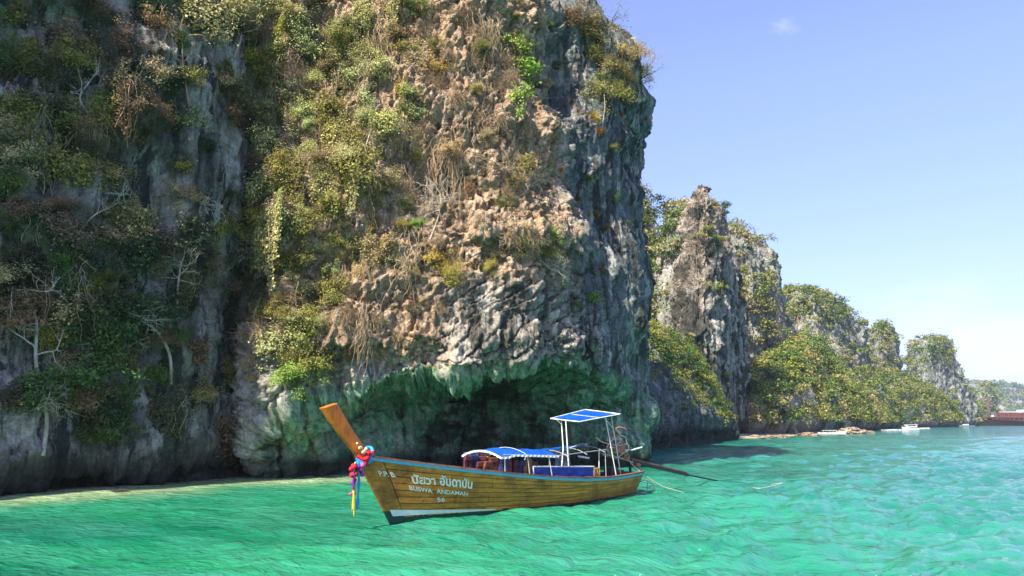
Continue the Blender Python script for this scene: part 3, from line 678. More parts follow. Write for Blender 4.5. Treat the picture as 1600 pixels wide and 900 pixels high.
def tuft_mesh(seed, n=420):
    """small dry grass tuft / bromeliad like cushion"""
    rng = np.random.default_rng(seed)
    d = rng.normal(size=(n, 3)); d[:, 1] = -abs(d[:, 1]); d /= np.linalg.norm(d, axis=1)[:, None]
    C = d * rng.uniform(.2, .8, (n, 1)); side = np.cross(d, rng.normal(size=(n, 3))); side /= np.linalg.norm(side, axis=1)[:, None]
    L = .42; V = np.stack([C - d * L * .5 - side * .02, C - d * L * .5 + side * .02, C + d * L * .5 + side * .006 + np.array([0, 0, -.06]), C + d * L * .5 - side * .006 + np.array([0, 0, -.06])], 1).reshape(-1, 3)
    return mesh_np('dry_tuft', V, np.arange(n * 4).reshape(-1, 4), smooth=False)

SHRUBS = [shrub_meshes(100 + i) for i in range(6)]
BIGLEAF = [shrub_meshes(140 + i, leaf=.15, n_leaf=520, airy=.15, ncl=24) for i in range(3)]
FINE = [shrub_meshes(160 + i, leaf=.065, n_leaf=3400, airy=.15) for i in range(3)]
DROOP = [shrub_meshes(180 + i, drop=.55) for i in range(3)]
CREEP = [creeper_mesh(200 + i) for i in range(6)]
VINES = [vines_mesh(300 + i) for i in range(6)]
DRY = [dry_mesh(340 + i) for i in range(4)]
TUFT = [tuft_mesh(360 + i) for i in range(3)]
for a, b in SHRUBS + BIGLEAF + FINE + DROOP: a.materials.append(M_LEAF); b.materials.append(M_DKBARK)
for a, b in CREEP: a.materials.append(M_LEAF); b.materials.append(M_TWIG)
for a in VINES + DRY: a.materials.append(M_TWIG)
for a in TUFT: a.materials.append(M_LEAF)
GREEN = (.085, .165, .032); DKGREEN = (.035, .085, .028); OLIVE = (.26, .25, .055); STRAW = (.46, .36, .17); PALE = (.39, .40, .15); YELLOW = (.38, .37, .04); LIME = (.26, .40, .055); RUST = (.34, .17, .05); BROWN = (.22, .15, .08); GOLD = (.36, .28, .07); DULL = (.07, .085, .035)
CN = {STRAW: 'straw coloured', GREEN: 'green', DKGREEN: 'dark green', OLIVE: 'olive', PALE: 'pale green', YELLOW: 'yellow', LIME: 'bright lime green', RUST: 'rust orange', BROWN: 'brown', GOLD: 'golden', DULL: 'dull green'}
def hit(px, py, bvh=None):
    r = ray(px, py); loc, nrm, i, d = (bvh or BVH_NEAR).ray_cast(Vector((0, 0, CAM_H)), r)
    if loc is None: return None, None
    if nrm.dot(r) > 0: nrm = -nrm
    return loc, nrm
def yaw_of(n): return math.atan2(n.x, -n.y)
def jitter(c, a=.18): 
    f = 1 + rnd.uniform(-a, a); return (c[0] * f * rnd.uniform(.88, 1.12), c[1] * f, c[2] * f * rnd.uniform(.8, 1.2), 1)
def plant(kind, px, py, r, col, label, group=None, name='shrub', tilt=0.0, bvh=None, push=.05, sc=None):
    p, n = hit(px, py, bvh)
    if p is None: return None
    p = p + n * push
    pair = {'shrub': SHRUBS, 'big': BIGLEAF, 'fine': FINE, 'droop': DROOP, 'creep': CREEP}[kind]; a, b = rnd.choice(pair)
    e = empty(name, p, (tilt, 0, yaw_of(n) + rnd.uniform(-.5, .5)), label=label, category='creeper' if kind == 'creep' else 'shrub', group=group)
    s = sc or (1, 1, 1); e.scale = (r * s[0] * rnd.uniform(.85, 1.15), r * s[1], r * s[2] * rnd.uniform(.85, 1.15))
    c = jitter(col)
    f = add('foliage', a, parent=e); f.color = c
    add('stems' if kind == 'creep' else 'branches', b, parent=e)
    return e
def single(mesh, name, px, py, r, label, cat, group=None, col=None, bvh=None, push=.03, sc=(1, 1, 1)):
    p, n = hit(px, py, bvh)
    if p is None: return None
    o = add(name, mesh, label=label, category=cat, group=group); o.location = p + n * push
    o.rotation_euler = (0, 0, yaw_of(n) + rnd.uniform(-.3, .3)); o.scale = (r * sc[0], r * sc[1], r * sc[2])
    if col: o.color = jitter(col)
    return o
def zone(px, py):
    v = 'high' if py < 170 else ('upper middle' if py < 330 else ('lower middle' if py < 500 else 'low'))
    h = 'left shaded wall' if px < 130 else ('mid shaded wall' if px < 270 else ('right shaded wall' if px < 385 else ('left sunlit buttress' if px < 520 else ('mid sunlit buttress' if px < 700 else ('right sunlit buttress' if px < 850 else 'shaded right face')))))
    return v + ' on the ' + h
# ---- shrubs the photograph lets one point to
NAMED = [
 ('big', 808, 120, 1.45, LIME, 'tall bright lime leafy shrub high on the right of the buttress'),
 ('big', 800, 85, 1.0, LIME, 'lime green leafy shrub topping the tall one high on the buttress'),
 ('big', 815, 165, .8, LIME, 'small lime sprig hanging under the tall lime shrub'),
 ('fine', 810, 385, 1.15, YELLOW, 'yellow green bush on the ledge above the slabbed rock'),
 ('fine', 845, 400, .9, OLIVE, 'olive bush beside the yellow green one on the ledge'),
 ('fine', 868, 372, .6, LIME, 'small lime bush at the right end of the ledge'),
 ('big', 926, 470, .55, LIME, 'small lime plant alone on the crack right of the slabs'),
 ('fine', 468, 600, 1.15, LIME, 'bright green bush low on the left of the cave mouth'),
 ('fine', 455, 575, .9, OLIVE, 'olive bush just above the bright one left of the cave'),
 ('fine', 656, 354, .42, LIME, 'tiny lime bush beside the bare grey shrub mid buttress'),
 ('fine', 618, 414, .60, PALE, 'flat pale green cushion plant in the middle of the buttress'),
 ('shrub', 525, 465, .9, OLIVE, 'olive yellow bush below the cushion plant on the left'),
 ('shrub', 425, 310, 1.25, PALE, 'pale broad leafed bush at the dark gully edge'),
 ('creep', 420, 375, 1.3, PALE, 'pale creeper hanging below the broad leafed bush by the gully'),
 ('shrub', 395, 110, .9, YELLOW, 'golden yellow topped bush above the bare brush near the gully'),
 ('shrub', 455, 50, .75, YELLOW, 'bright yellow bush near the top edge of the picture'),
 ('shrub', 310, 50, 1.6, PALE, 'large sunlit pale green tree crown leaning out at the top'),
 ('shrub', 350, 15, 1.5, PALE, 'topmost pale green tree crown over the gully'),
 ('shrub', 360, 160, 1.2, OLIVE, 'sunlit olive bush hanging over the dark gully'),
 ('shrub', 300, 130, .8, OLIVE, 'sunlit branch of leaves left of the dark gully'),
 ('big', 285, 268, .55, YELLOW, 'small yellow lit bush in the dark shade above bare branches'),
 ('big', 330, 372, .55, YELLOW, 'small bright yellow green bush at the edge of the shade'),
 ('fine', 6, 100, 1.0, GREEN, 'green bush cut by the left edge high on the wall'),
 ('fine', 3, 350, .55, LIME, 'lime bush cut by the left edge halfway up'),
 ('shrub', 130, 600, 1.5, GREEN, 'wide green leafy bush low on the shaded wall'),
 ('shrub', 148, 570, 1.2, GREEN, 'green bush above the wide one low on the shaded wall'),
 ('shrub', 150, 650, 1.1, DKGREEN, 'dark green bush under the wide one low on the shaded wall'),
 ('shrub', 205, 420, 1.3, DKGREEN, 'dark leafy bush in the middle of the shaded wall'),
 ('droop', 235, 480, 1.2, DKGREEN, 'dark drooping bush above the leaning bare tree'),
 ('fine', 940, 60, 1.5, OLIVE, 'olive bush at the top of the shaded right face'),
 ('fine', 985, 95, 1.2, GOLD, 'golden bush on the bulge of the cliff corner'),
 ('fine', 1000, 125, 1.2, OLIVE, 'olive bush at the tip of the cliff corner'),
 ('fine', 960, 120, 1.3, GOLD, 'golden bush in the middle of the corner thicket'),
 ('shrub', 1012, 130, .9, GREEN, 'dark green bush sticking out at the cliff corner against the sky'),
 ('fine', 950, 155, 1.2, OLIVE, 'olive bush at the bottom of the corner thicket'),
 ('fine', 905, 40, 1.1, BROWN, 'brown brush left of the corner thicket near the top'),
 ('fine', 928, 95, 1.0, OLIVE, 'olive bush left in the corner thicket'),
 ('fine', 975, 160, .9, GREEN, 'green bush low right in the corner thicket'),
]
for k, px, py, r, c, lb in NAMED: plant(k, px, py, r, c, lb)
for px, py, r, lb in ((926, 185, .62, 'large orange tuft hanging under the corner thicket'), (935, 205, .36, 'small orange tuft just below the large one'), (970, 180, .30, 'orange tuft right of the large one on the corner'), (1008, 185, .3, 'orange tuft at the outer edge of the corner'), (895, 160, .28, 'orange tuft left of the large one'),
                      (876, 265, .24, 'orange tuft alone on the grey face'), (905, 310, .24, 'orange tuft on the grey face above a pair'), (932, 334, .28, 'upper orange tuft of the pair on the grey face'), (948, 354, .26, 'lower orange tuft of the pair on the grey face'), (938, 422, .28, 'lowest orange tuft on the grey face'), (861, 215, .22, 'little orange tuft near the pale patch of rock')):
    single(rnd.choice(TUFT), 'dry_tuft', px, py, r, lb, 'plant', None, RUST if r < .5 else GOLD)
# ---- repeats
def many(n, fn, region, tries=20000, mind=26):
    pts = []; t = 0
    while len(pts) < n and t < tries:
        t += 1; px, py = region(rnd)
        if all((px - a) ** 2 + (py - b) ** 2 > mind * mind for a, b in pts): pts.append((px, py))
    for px, py in pts: fn(px, py)
    return pts
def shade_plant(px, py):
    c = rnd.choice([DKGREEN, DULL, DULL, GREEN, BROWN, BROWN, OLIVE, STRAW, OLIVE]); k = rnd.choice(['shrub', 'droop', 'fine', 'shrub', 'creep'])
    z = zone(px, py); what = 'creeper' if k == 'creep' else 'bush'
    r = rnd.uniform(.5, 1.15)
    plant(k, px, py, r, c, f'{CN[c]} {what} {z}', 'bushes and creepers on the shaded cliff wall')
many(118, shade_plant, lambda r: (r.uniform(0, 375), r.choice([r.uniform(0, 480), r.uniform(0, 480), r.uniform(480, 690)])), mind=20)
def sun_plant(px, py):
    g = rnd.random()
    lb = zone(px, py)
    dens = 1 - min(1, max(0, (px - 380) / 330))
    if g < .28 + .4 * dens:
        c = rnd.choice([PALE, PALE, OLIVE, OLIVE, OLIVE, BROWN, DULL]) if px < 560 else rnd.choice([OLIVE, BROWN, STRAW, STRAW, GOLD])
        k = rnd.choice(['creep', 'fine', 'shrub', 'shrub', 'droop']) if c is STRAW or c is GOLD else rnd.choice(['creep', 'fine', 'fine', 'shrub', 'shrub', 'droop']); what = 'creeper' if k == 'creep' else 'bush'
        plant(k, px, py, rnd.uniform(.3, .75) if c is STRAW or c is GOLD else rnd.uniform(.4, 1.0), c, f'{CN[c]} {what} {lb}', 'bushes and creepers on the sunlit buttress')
    elif g < .82: single(rnd.choice(DRY), 'dry_brush', px, py, rnd.uniform(.5, 1.0), f'dry brown brush {lb}', 'brush', 'dry brush on the sunlit buttress')
    else: plant('fine', px, py, rnd.uniform(.3, .6), rnd.choice([OLIVE, STRAW, STRAW, GOLD]), f'small scrubby cushion {lb}', 'small cushions on the sunlit buttress')
def sunreg(r):
    while True:
        px, py = r.uniform(385, 850), r.uniform(0, 600)
        lim = 640 if px < 470 else 600 - (px - 470) * .62
        if py > lim + 20: continue
        if r.random() < ((px - 385) / 465) ** 1.3 * .75: continue
        return px, py
many(215, sun_plant, sunreg, mind=15)
def vine(px, py): single(rnd.choice(VINES), 'hanging_vines', px, py, rnd.uniform(.8, 1.7), 'tangle of thin dry vines hanging ' + zone(px, py), 'vines', 'dry vines hanging on the cliff', sc=(1, 1, 1.3))
many(26, vine, lambda r: (r.uniform(380, 800) if r.random() < .88 else r.uniform(10, 380), r.uniform(0, 520)), mind=22)
def pale_plant(px, py):
    c = rnd.choice([PALE, PALE, PALE, OLIVE]); plant(rnd.choice(['creep', 'shrub', 'fine', 'droop', 'shrub']), px, py, rnd.uniform(.6, 1.15), c, f'{CN[c]} leafy mass {zone(px, py)}', 'leafy masses on the left of the sunlit buttress')
def palereg(r):
    while True:
        px, py = r.uniform(385, 650), r.uniform(0, 420)
        if py < 420 - (px - 385) * .55: return px, py
many(48, pale_plant, palereg, mind=27)
def face_plant(px, py): plant('fine', px, py, rnd.uniform(.2, .5), rnd.choice([DULL, OLIVE, GREEN]), 'small bush ' + zone(px, py), 'small bushes on the shaded right face')
many(16, face_plant, lambda r: (r.uniform(850, 985), r.uniform(10, 520)), mind=30)
print('shrubs', round(time.time() - T0, 1))

# ---- bare trees drawn along the rock
def bare_tree(pts, rad, label, seed, crown=.9, nbr=9, depth=3, name='bare_tree', mat=None, out=.35, droop=.0, cat='tree', crownfrom=.55):
    rng = np.random.default_rng(seed); W = []
    for i, (px, py) in enumerate(pts):
        p, n = hit(px, py)
        if p is None: p = W[-1] if W else Vector((0, 30, 5)); n = Vector((0, -1, 0))
        q = i / max(1, len(pts) - 1); W.append(Vector(p) + n * (out * (.1 + q)))
    o = W[0].copy(); W = np.array([tuple(w - o) for w in W]); P = cr_spline(W, np.linspace(0, len(W) - 1, 6 * len(W)))
    e = empty(name, o, label=label, category=cat)
    t = MB(); t.tube(P, np.linspace(rad, rad * .5, len(P)), 6); tm = t.mesh('trunk', smooth=True)
    add('trunk', tm, mat or M_BARK, e)
    c = MB()
    for k in range(nbr):
        i = int(len(P) * rng.uniform(crownfrom, 1)) if k > 1 else len(P) - 1
        i = min(i, len(P) - 1)
        d = np.array([rng.normal() * 1.1, -abs(rng.normal()) * .3, rng.uniform(-.2, .9) - droop])
        branching(c, P[i], d, crown * rng.uniform(.45, .8), rad * .42, depth, rng, .55, 4, .2, None, .02 - droop * .12)
    add('crown', c.mesh('crown'), mat or M_BARK, e)
    return e
bare_tree([(66, 712), (67, 650), (62, 570), (44, 505), (43, 462)], .085, 'tall thin pale bare tree rising from the water line at the far left', 1, 1.5, 8, 3)
bare_tree([(268, 600), (262, 550), (238, 512), (205, 495)], .075, 'pale bare tree leaning left over the shaded wall', 2, 1.3, 10, 3, droop=.3)
bare_tree([(95, 590), (70, 610), (40, 640)], .04, 'tangle of pale dead branches low at the far left', 3, 1.2, 9, 3, droop=.15, name='dead_branches', cat='branches')
bare_tree([(135, 560), (120, 600), (95, 640)], .035, 'pale dead branches below the green bush on the left', 4, 1.1, 8, 3, name='dead_branches', cat='branches')
bare_tree([(275, 500), (274, 450), (276, 405)], .06, 'upright bare tree in the middle of the shaded wall', 5, 1.2, 9, 3)
bare_tree([(168, 215), (148, 190), (128, 160), (140, 135)], .055, 'twisted pale bare trunk high on the shaded wall', 6, .9, 5, 2)
bare_tree([(412, 275), (402, 245), (396, 215)], .05, 'dead tree with a pinkish brushy crown at the gully', 7, 1.2, 14, 3, mat=M_TWIG)
bare_tree([(328, 345), (318, 325), (312, 305)], .04, 'drooping pale bare bush in the gully', 8, 1.1, 12, 3, droop=.45, crownfrom=.3)
bare_tree([(300, 200), (290, 150), (275, 95), (280, 70)], .05, 'slender bare tree with reddish twigs above the gully', 9, 1.3, 9, 3, mat=M_TWIG)
bare_tree([(365, 90), (372, 60), (368, 30)], .06, 'pale trunk under the sunlit crown at the top', 10, 1.0, 5, 2)
bare_tree([(672, 375), (682, 345), (688, 310)], .05, 'grey bare shrub with spreading twigs mid buttress', 11, 1.3, 15, 3)
bare_tree([(848, 408), (858, 418), (868, 424)], .04, 'spiky grey dead bush at the right end of the ledge', 12, 1.15, 20, 2, crownfrom=.1)
bare_tree([(562, 262), (575, 215), (590, 170)], .04, 'thin leaning bare stem on the sunlit buttress', 13, .8, 5, 2)
bare_tree([(345, 430), (360, 415), (380, 410)], .04, 'bleached brush on the edge between shade and sun', 14, 1.2, 14, 3, crownfrom=.2)
bare_tree([(125, 360), (145, 335), (160, 320)], .035, 'bleached fallen branches halfway up the shaded wall', 15, .9, 8, 2, name='dead_branches', cat='branches')
bare_tree([(215, 350), (200, 320), (190, 300)], .035, 'thin dead branches right of the bleached ones', 16, .9, 8, 2, name='dead_branches', cat='branches')
bare_tree([(940, 200), (941, 170), (943, 145)], .03, 'thin pale stem hanging beside the large orange tuft', 17, .5, 3, 1)
bare_tree([(700, 30), (720, 12), (735, -10)], .045, 'curved brown bough near the top of the buttress', 18, 1.1, 8, 2, mat=M_TWIG)
bare_tree([(770, 250), (785, 262), (800, 280)], .04, 'golden brown brush hanging in the middle right of the buttress', 19, 1.5, 22, 3, droop=.35, mat=M_TWIG, crownfrom=.1)
bare_tree([(100, 640), (140, 655), (180, 650)], .03, 'pale twiggy branch near the foot of the shaded wall', 20, .9, 8, 2, name='dead_branches', cat='branches')

# ------------------------------------------------------------------ forest on the farther hills
def crown_pts(rng, n, r):
    d = rng.normal(size=(n, 3)); d /= np.linalg.norm(d, axis=1)[:, None]; d[:, 2] = np.where(d[:, 2] < -.35, -d[:, 2], d[:, 2])
    lump = 1 + .28 * np.sin(d[:, 0] * 5 + rng.uniform(0, 6)) * np.sin(d[:, 1] * 5 + rng.uniform(0, 6)) + .18 * np.sin(d[:, 2] * 7 + rng.uniform(0, 6))
    rad = lump * rng.uniform(.55, 1.08, n) ** .6
    C = d * rad[:, None] * np.array([1, 1, .78]); N = d + rng.normal(size=(n, 3)) * .45 + np.array([0, 0, .25]); N /= np.linalg.norm(N, axis=1)[:, None]
    return C, N
def tree_variant(seed, n=420, leaf=.17):
    rng = np.random.default_rng(seed); Cs, Ns = [], []
    for k in range(9):
        c = rng.normal(size=3) * np.array([.5, .5, .28]) + np.array([0, 0, 1.05]); C, N = crown_pts(rng, n // 9, 1)
        Cs.append(C * rng.uniform(.32, .58) + c); Ns.append(N)
    C = np.vstack(Cs); N = np.vstack(Ns); V, F = quads(C, N, leaf, rng, .75)
    mb = MB(); tips = []
    P = wander((0, 0, -.3), (rng.normal() * .15, rng.normal() * .15, 1), 1.2, 5, .06, rng); mb.tube(P, np.linspace(.075, .045, len(P)), 6)
    for k in range(4): branching(mb, P[3], (rng.normal() * .8, rng.normal() * .8, .8), .5, .03, 1, rng, .5, 4)
    a = mesh_np('crown', V, F, smooth=False); a.materials.append(M_LEAF); b = mb.mesh('trunk'); b.materials.append(M_DKBARK); return a, b
TREES = [tree_variant(500 + i) for i in range(7)]
def hill_sites(h, spacing, mask, rng, vis=True):
    G, n, V, T, nb = h['G'], h['n'], h['V'], h['T'], h['nb']
    du = np.linalg.norm(np.gradient(G, axis=0), axis=2); dv = np.linalg.norm(np.gradient(G, axis=1), axis=2)
    w = du * dv * mask; w[G[..., 2] < 1.0] = 0
    view = -(G[..., 0] * n[..., 0] + G[..., 1] * n[..., 1] + (G[..., 2] - CAM_H) * n[..., 2])
    w[view < -.15 * np.linalg.norm(G, axis=2)] = 0
    tot = w.sum(); cnt = int(tot / spacing ** 2)
    cw = np.cumsum(w.ravel()) / tot; idx = np.searchsorted(cw, rng.uniform(0, 1, cnt)); idx = np.clip(idx, 0, w.size - 1)
    P = G.reshape(-1, 3)[idx] + rng.normal(size=(cnt, 3)) * np.array([.3, .3, 0]) * spacing
    return P, n.reshape(-1, 3)[idx], nb.ravel()[idx], V.ravel()[idx]
def forest(h, spacing, r, leaf, nl, mask, label, seed, shift=0.0, name='hillside_forest', individuals=0, group=None, tlabel=None):
    rng = np.random.default_rng(seed)
    P, N, nb, V = hill_sites(h, spacing, mask, rng)
    if individuals:
        order = np.argsort(np.linalg.norm(P, axis=1) / 1.0); sel = rng.permutation(len(P))[:individuals] if individuals < len(P) else np.arange(len(P))
        for i in sel:
            a, b = TREES[rng.integers(len(TREES))]; s = r * rng.uniform(.75, 1.35)
            t_ = nb[i] + rng.normal() * .25 + shift; c = DKGREEN if t_ < -.35 else GREEN if t_ < -.1 else OLIVE if t_ < .12 else (YELLOW if t_ < .42 else (STRAW if t_ < .75 else RUST))
            c = {YELLOW: (.27, .29, .05)}.get(c, c)
            e = empty('tree', tuple(P[i] - np.array([0, 0, .25 * s])), (rng.normal() * .1, rng.normal() * .1, rng.uniform(0, 6.3)), label=f"{CN.get(c, 'yellow green')} {tlabel}", category='tree', group=group)
            e.scale = (s, s, s * rng.uniform(.8, 1.1))
            f = add('crown', a, parent=e); f.color = jitter(c); add('trunk', b, parent=e)
        keep = np.ones(len(P), bool); keep[sel] = False; P, N, nb, V = P[keep], N[keep], nb[keep], V[keep]
    if not len(P): return
    Cs, Ns, Ts = [], [], []
    for i in range(len(P)):
        s = r * rng.uniform(.55, 1.35); C, Nn = crown_pts(rng, nl, 1)
        Cs.append(C * s + P[i] + N[i] * s * .25 + np.array([0, 0, s * .25])); Ns.append(Nn); Ts.append(np.full(nl, nb[i] * .7 + .42 + shift + rng.normal() * .16) + rng.normal(size=nl) * .05)
    C = np.vstack(Cs); V_, F_ = quads(C, np.vstack(Ns), leaf, rng, .8); Tt = np.repeat(np.clip(np.concatenate(Ts), 0, 1), 4)
    add(name, mesh_np(name, V_, F_, dict(tint=Tt), False), M_LEAFT, kind='stuff', label=label)
def vmask(h, base=1.0, bare=(), bareamt=.05, nz=.5, veg=()):
    n, nb = h['n'], h['nb']; m = base * sst(-.55, .05, nb + .2)
    if 'PX' in h:
        for poly in bare: m = np.where(in_poly(h['PX'] + nb * 8, h['PY'] + nb * 8, poly), bareamt, m)
        for poly in veg: m = np.where(in_poly(h['PX'] + nb * 8, h['PY'] + nb * 8, poly), 1.0, m)
    return np.clip(m + sst(nz, nz + .25, n[..., 2]) * .7, 0, 1)
forest(h_bush, 1.15, 1.0, .18, 150, vmask(h_bush, 1), 'green and brown bushes covering the rubble slope left of the spire foot', 1, -.05, individuals=90, group='bushes on the rubble slope', tlabel='bush on the rubble slope')
forest(h_low, 1.7, .5, .13, 60, vmask(h_low, .10, nz=.72, veg=[[(1045, 595), (1062, 640), (1052, 665), (1040, 640)], [(1085, 610), (1125, 640), (1120, 655), (1085, 630)], [(1000, 560), (1040, 580), (1085, 612), (1060, 612), (1010, 590)]]), 'sparse grass clumps on top of the low dark rock shelf', 2, .02, name='grass_clumps')
forest(h_spire, 1.9, .8, .20, 120, vmask(h_spire, .05, nz=.68, veg=[[(1100, 310), (1130, 325), (1136, 345), (1105, 335)], [(1040, 340), (1060, 320), (1052, 380), (1044, 430)], [(1105, 425), (1132, 430), (1128, 470), (1104, 462)], [(1108, 372), (1128, 375), (1126, 402), (1110, 400)], [(1150, 420), (1168, 430), (1166, 480), (1150, 470)], [(1085, 355), (1098, 355), (1098, 380), (1085, 380)]]), 'scrub clinging to the ledges of the pointed spire', 3, .10, name='cliff_scrub', individuals=60, group='bushes on the pointed spire', tlabel='bush on the pointed spire')
forest(h_backa, 3.1, 2.3, .5, 120, vmask(h_backa, 1), 'forest covering the hill just right of the near cliff', 4, .02, individuals=50, group='trees on the hill right of the near cliff', tlabel='tree on hill behind near cliff')
forest(h_backb, 2.6, 1.9, .45, 120, vmask(h_backb, 1), 'forest on the shoulder at the left side of the spire', 14, -.05, individuals=40, group='trees on the shoulder beside the spire', tlabel='tree on shoulder beside spire')
forest(h_wall, 2.5, 1.7, .42, 110, vmask(h_wall, .10, nz=.6, veg=[[(1160, 425), (1185, 420), (1208, 450), (1200, 480), (1195, 520), (1180, 560), (1160, 540)], [(1125, 345), (1180, 365), (1195, 385), (1170, 385), (1130, 370)], [(1195, 505), (1225, 520), (1215, 545), (1195, 540)]]), 'orange and green scrub on the sheer rock wall', 5, .30, name='cliff_scrub')
forest(h_shore, 2.2, 1.8, .42, 130, vmask(h_shore, .95, bare=[[(1240, 600), (1275, 610), (1285, 650), (1250, 640)]]), 'sunlit forest on the slope above the shore', 6, .08, individuals=120, group='trees on the slope above the shore', tlabel='tree on the shore slope')
forest(h_foot, 2.9, 2.2, .6, 80, vmask(h_foot, 1), 'forest on the long low slope in front of the towers', 15, .08)
forest(h_mid, 2.6, 2.0, .6, 80, vmask(h_mid, 1, bare=[[(1228, 512), (1262, 520), (1300, 508), (1325, 498), (1352, 520), (1368, 560), (1362, 582), (1335, 580), (1300, 552), (1262, 545), (1232, 552)]]), 'forest on the domed hill', 7, .05)
forest(h_pk1, 2.8, 2.1, .65, 75, vmask(h_pk1, .9, bare=[[(1395, 540), (1412, 545), (1412, 600), (1402, 600)], [(1350, 540), (1358, 540), (1362, 590), (1350, 590)]]), 'scrub forest on the narrow karst tower', 8, .10)
forest(h_pk2, 3.0, 2.2, .7, 75, vmask(h_pk2, 1, bare=[[(1440, 572), (1462, 562), (1492, 552), (1510, 590), (1530, 660), (1490, 662), (1482, 630), (1460, 612), (1440, 600)]], bareamt=.03), 'scrub forest on the cap and foot of the rounded tower', 9, .08)
forest(h_isl, 5.5, 3.5, 1.0, 50, vmask(h_isl, .9), 'trees covering the small headland', 10, 0)
forest(h_far1, 15, 9, 4.5, 24, vmask(h_far1, 1), 'hazy woodland on the distant hill above the headland', 11, -.15)
forest(h_far2, 13, 8, 4, 24, vmask(h_far2, 1), 'hazy woodland on the distant hill at the right edge', 12, -.15)
print('forests', round(time.time() - T0, 1))
# ------------------------------------------------------------------ boat materials
def wood_material(name, cols, rough=.5, scale=1.0, axis=(.25, 4, 4), stain=None, spec=.45, wear=(.48, .66)):
    t = NT(name); v = t.coord(axis, obj=True); w = t.coord((1, 1, 1), obj=True)
    g = t.noise(v, 3.2 * scale, 6, .65, .7); b = t.noise(w, 1.1 * scale, 5, .65)
    c = t.ramp(g, (.3, cols[0]), (.5, cols[1]), (.7, cols[2]))
    isl = t.n('ObjectInfo').outputs['Random']
    c = t.mix(1.0, c, t.ramp(isl, (0, .78), (1, 1.18)), 'MULTIPLY')
    st = t.ramp(b, (.48, 0.0), (.66, .75)); c = t.mix(st, c, stain or tuple(k * .35 for k in cols[0]))
    ck = t.noise(t.coord((3.5, 1, .55), obj=True), 4.5, 5, .7, 1.2); c = t.mix(t.ramp(ck, (.60, 0.0), (.64, .85)), c, (.015, .011, .008))
    t.pbr(Base_Color=c, Roughness=t.ramp(b, (.3, rough), (.7, min(1, rough + .25))), Specular_IOR_Level=spec, Normal=t.bump(g, .35, .012)); return t.m
M_HULL = wood_material('varnished_hull_wood', ((.26, .088, .010), (.50, .185, .018), (.66, .29, .042)), .36)
M_HULLIN = wood_material('grey_inner_wood', ((.06, .045, .03), (.13, .09, .06), (.2, .15, .1)), .8)
M_PROW = wood_material('orange_prow_wood', ((.42, .085, .006), (.62, .14, .010), (.72, .20, .02)), .42, .7, (4, 4, .3), stain=(.14, .05, .015))
M_RAILW = wood_material('rail_wood', ((.12, .05, .035), (.20, .085, .06), (.28, .14, .10)), .6)
M_BLUEP = simple('pale_blue_paint', (.10, .37, .50), .45, .2)
M_WHITEP = simple('worn_white_paint', (.62, .66, .60), .5, .15)
M_GREENB = simple('dark_green_bottom_paint', (.012, .035, .028), .5, .5)
_lt = NT('white_lettering_paint'); _ln = _lt.noise(_lt.coord((1, 1, 1), obj=True), 28, 5, .7); _lt.pbr(Base_Color=_lt.ramp(_ln, (.40, (.68, .76, .66)), (.56, (.55, .60, .48)), (.68, (.30, .20, .07))), Roughness=.6); M_LETTER = _lt.m
def tarp_material(name, a, b):
    t = NT(name); n = t.noise(t.coord((1, 1, 1), obj=True), 1.8, 5, .55, .8); f = t.noise(t.coord((1, 1, 1), obj=True), 14, 3, .5)
    p = t.n('BsdfPrincipled'); c = t.ramp(n, (.3, a), (.7, b)); t.put(p.inputs['Base Color'], c); p.inputs['Roughness'].default_value = .42
    t.put(p.inputs['Normal'], t.bump(t.math('ADD', t.math('MULTIPLY', n, .8), t.math('MULTIPLY', f, .1)), .7, .09))
    tr = t.n('BsdfTranslucent'); t.put(tr.inputs[0], c); m = t.n('MixShader'); m.inputs[0].default_value = .35
    t.t.links.new(p.outputs[0], m.inputs[1]); t.t.links.new(tr.outputs[0], m.inputs[2]); t.t.links.new(m.outputs[0], t.out.inputs[0]); return t.m
M_TARP = tarp_material('blue_tarpaulin', (.003, .085, .50), (.008, .16, .70))
M_TARP2 = tarp_material('deep_blue_tarpaulin', (.004, .03, .30), (.02, .07, .50))
M_TRIM = simple('white_trim', (.70, .70, .68), .7, .2)
M_STEEL = simple('white_painted_steel', (.62, .62, .58), .4, .22, 9)
M_RUST = simple('rusty_engine_iron', (.34, .15, .085), .75, .65, 12, .1)
M_DARKM = simple('dark_oily_steel', (.035, .033, .03), .5, .5, 10, .4)
M_GALV = simple('galvanised_pipe', (.42, .40, .36), .45, .3, 10, .4)
M_ROPE = simple('pale_rope', (.52, .46, .34), .9, .25, 30)
M_NET = simple('tan_basket_weave', (.36, .22, .09), .85, .4, 22)
def col_mat(name, c, rough=.75): return simple(name, c, rough, .22, 14)
M_CRED = col_mat('red_cloth', (.62, .015, .03)); M_CPINK = col_mat('pink_cloth', (.72, .10, .28)); M_CPUR = col_mat('purple_cloth', (.20, .02, .30)); M_CYEL = col_mat('yellow_cloth', (.75, .52, .05)); M_CBLUE = col_mat('light_blue_cloth', (.02, .28, .62)); M_CCREAM = col_mat('cream_flowers', (.70, .58, .34)); M_CMAG = col_mat('magenta_flowers', (.45, .05, .45))
M_ORANGE = col_mat('orange_vest_cloth', (.17, .035, .015)); M_MAROON = col_mat('maroon_vest_cloth', (.085, .018, .022)); M_NAVY = col_mat('navy_vest_cloth', (.02, .03, .10)); M_OCHRE = col_mat('ochre_vest_cloth', (.20, .11, .03))
M_STRAP = simple('black_strap', (.02, .02, .02), .8)

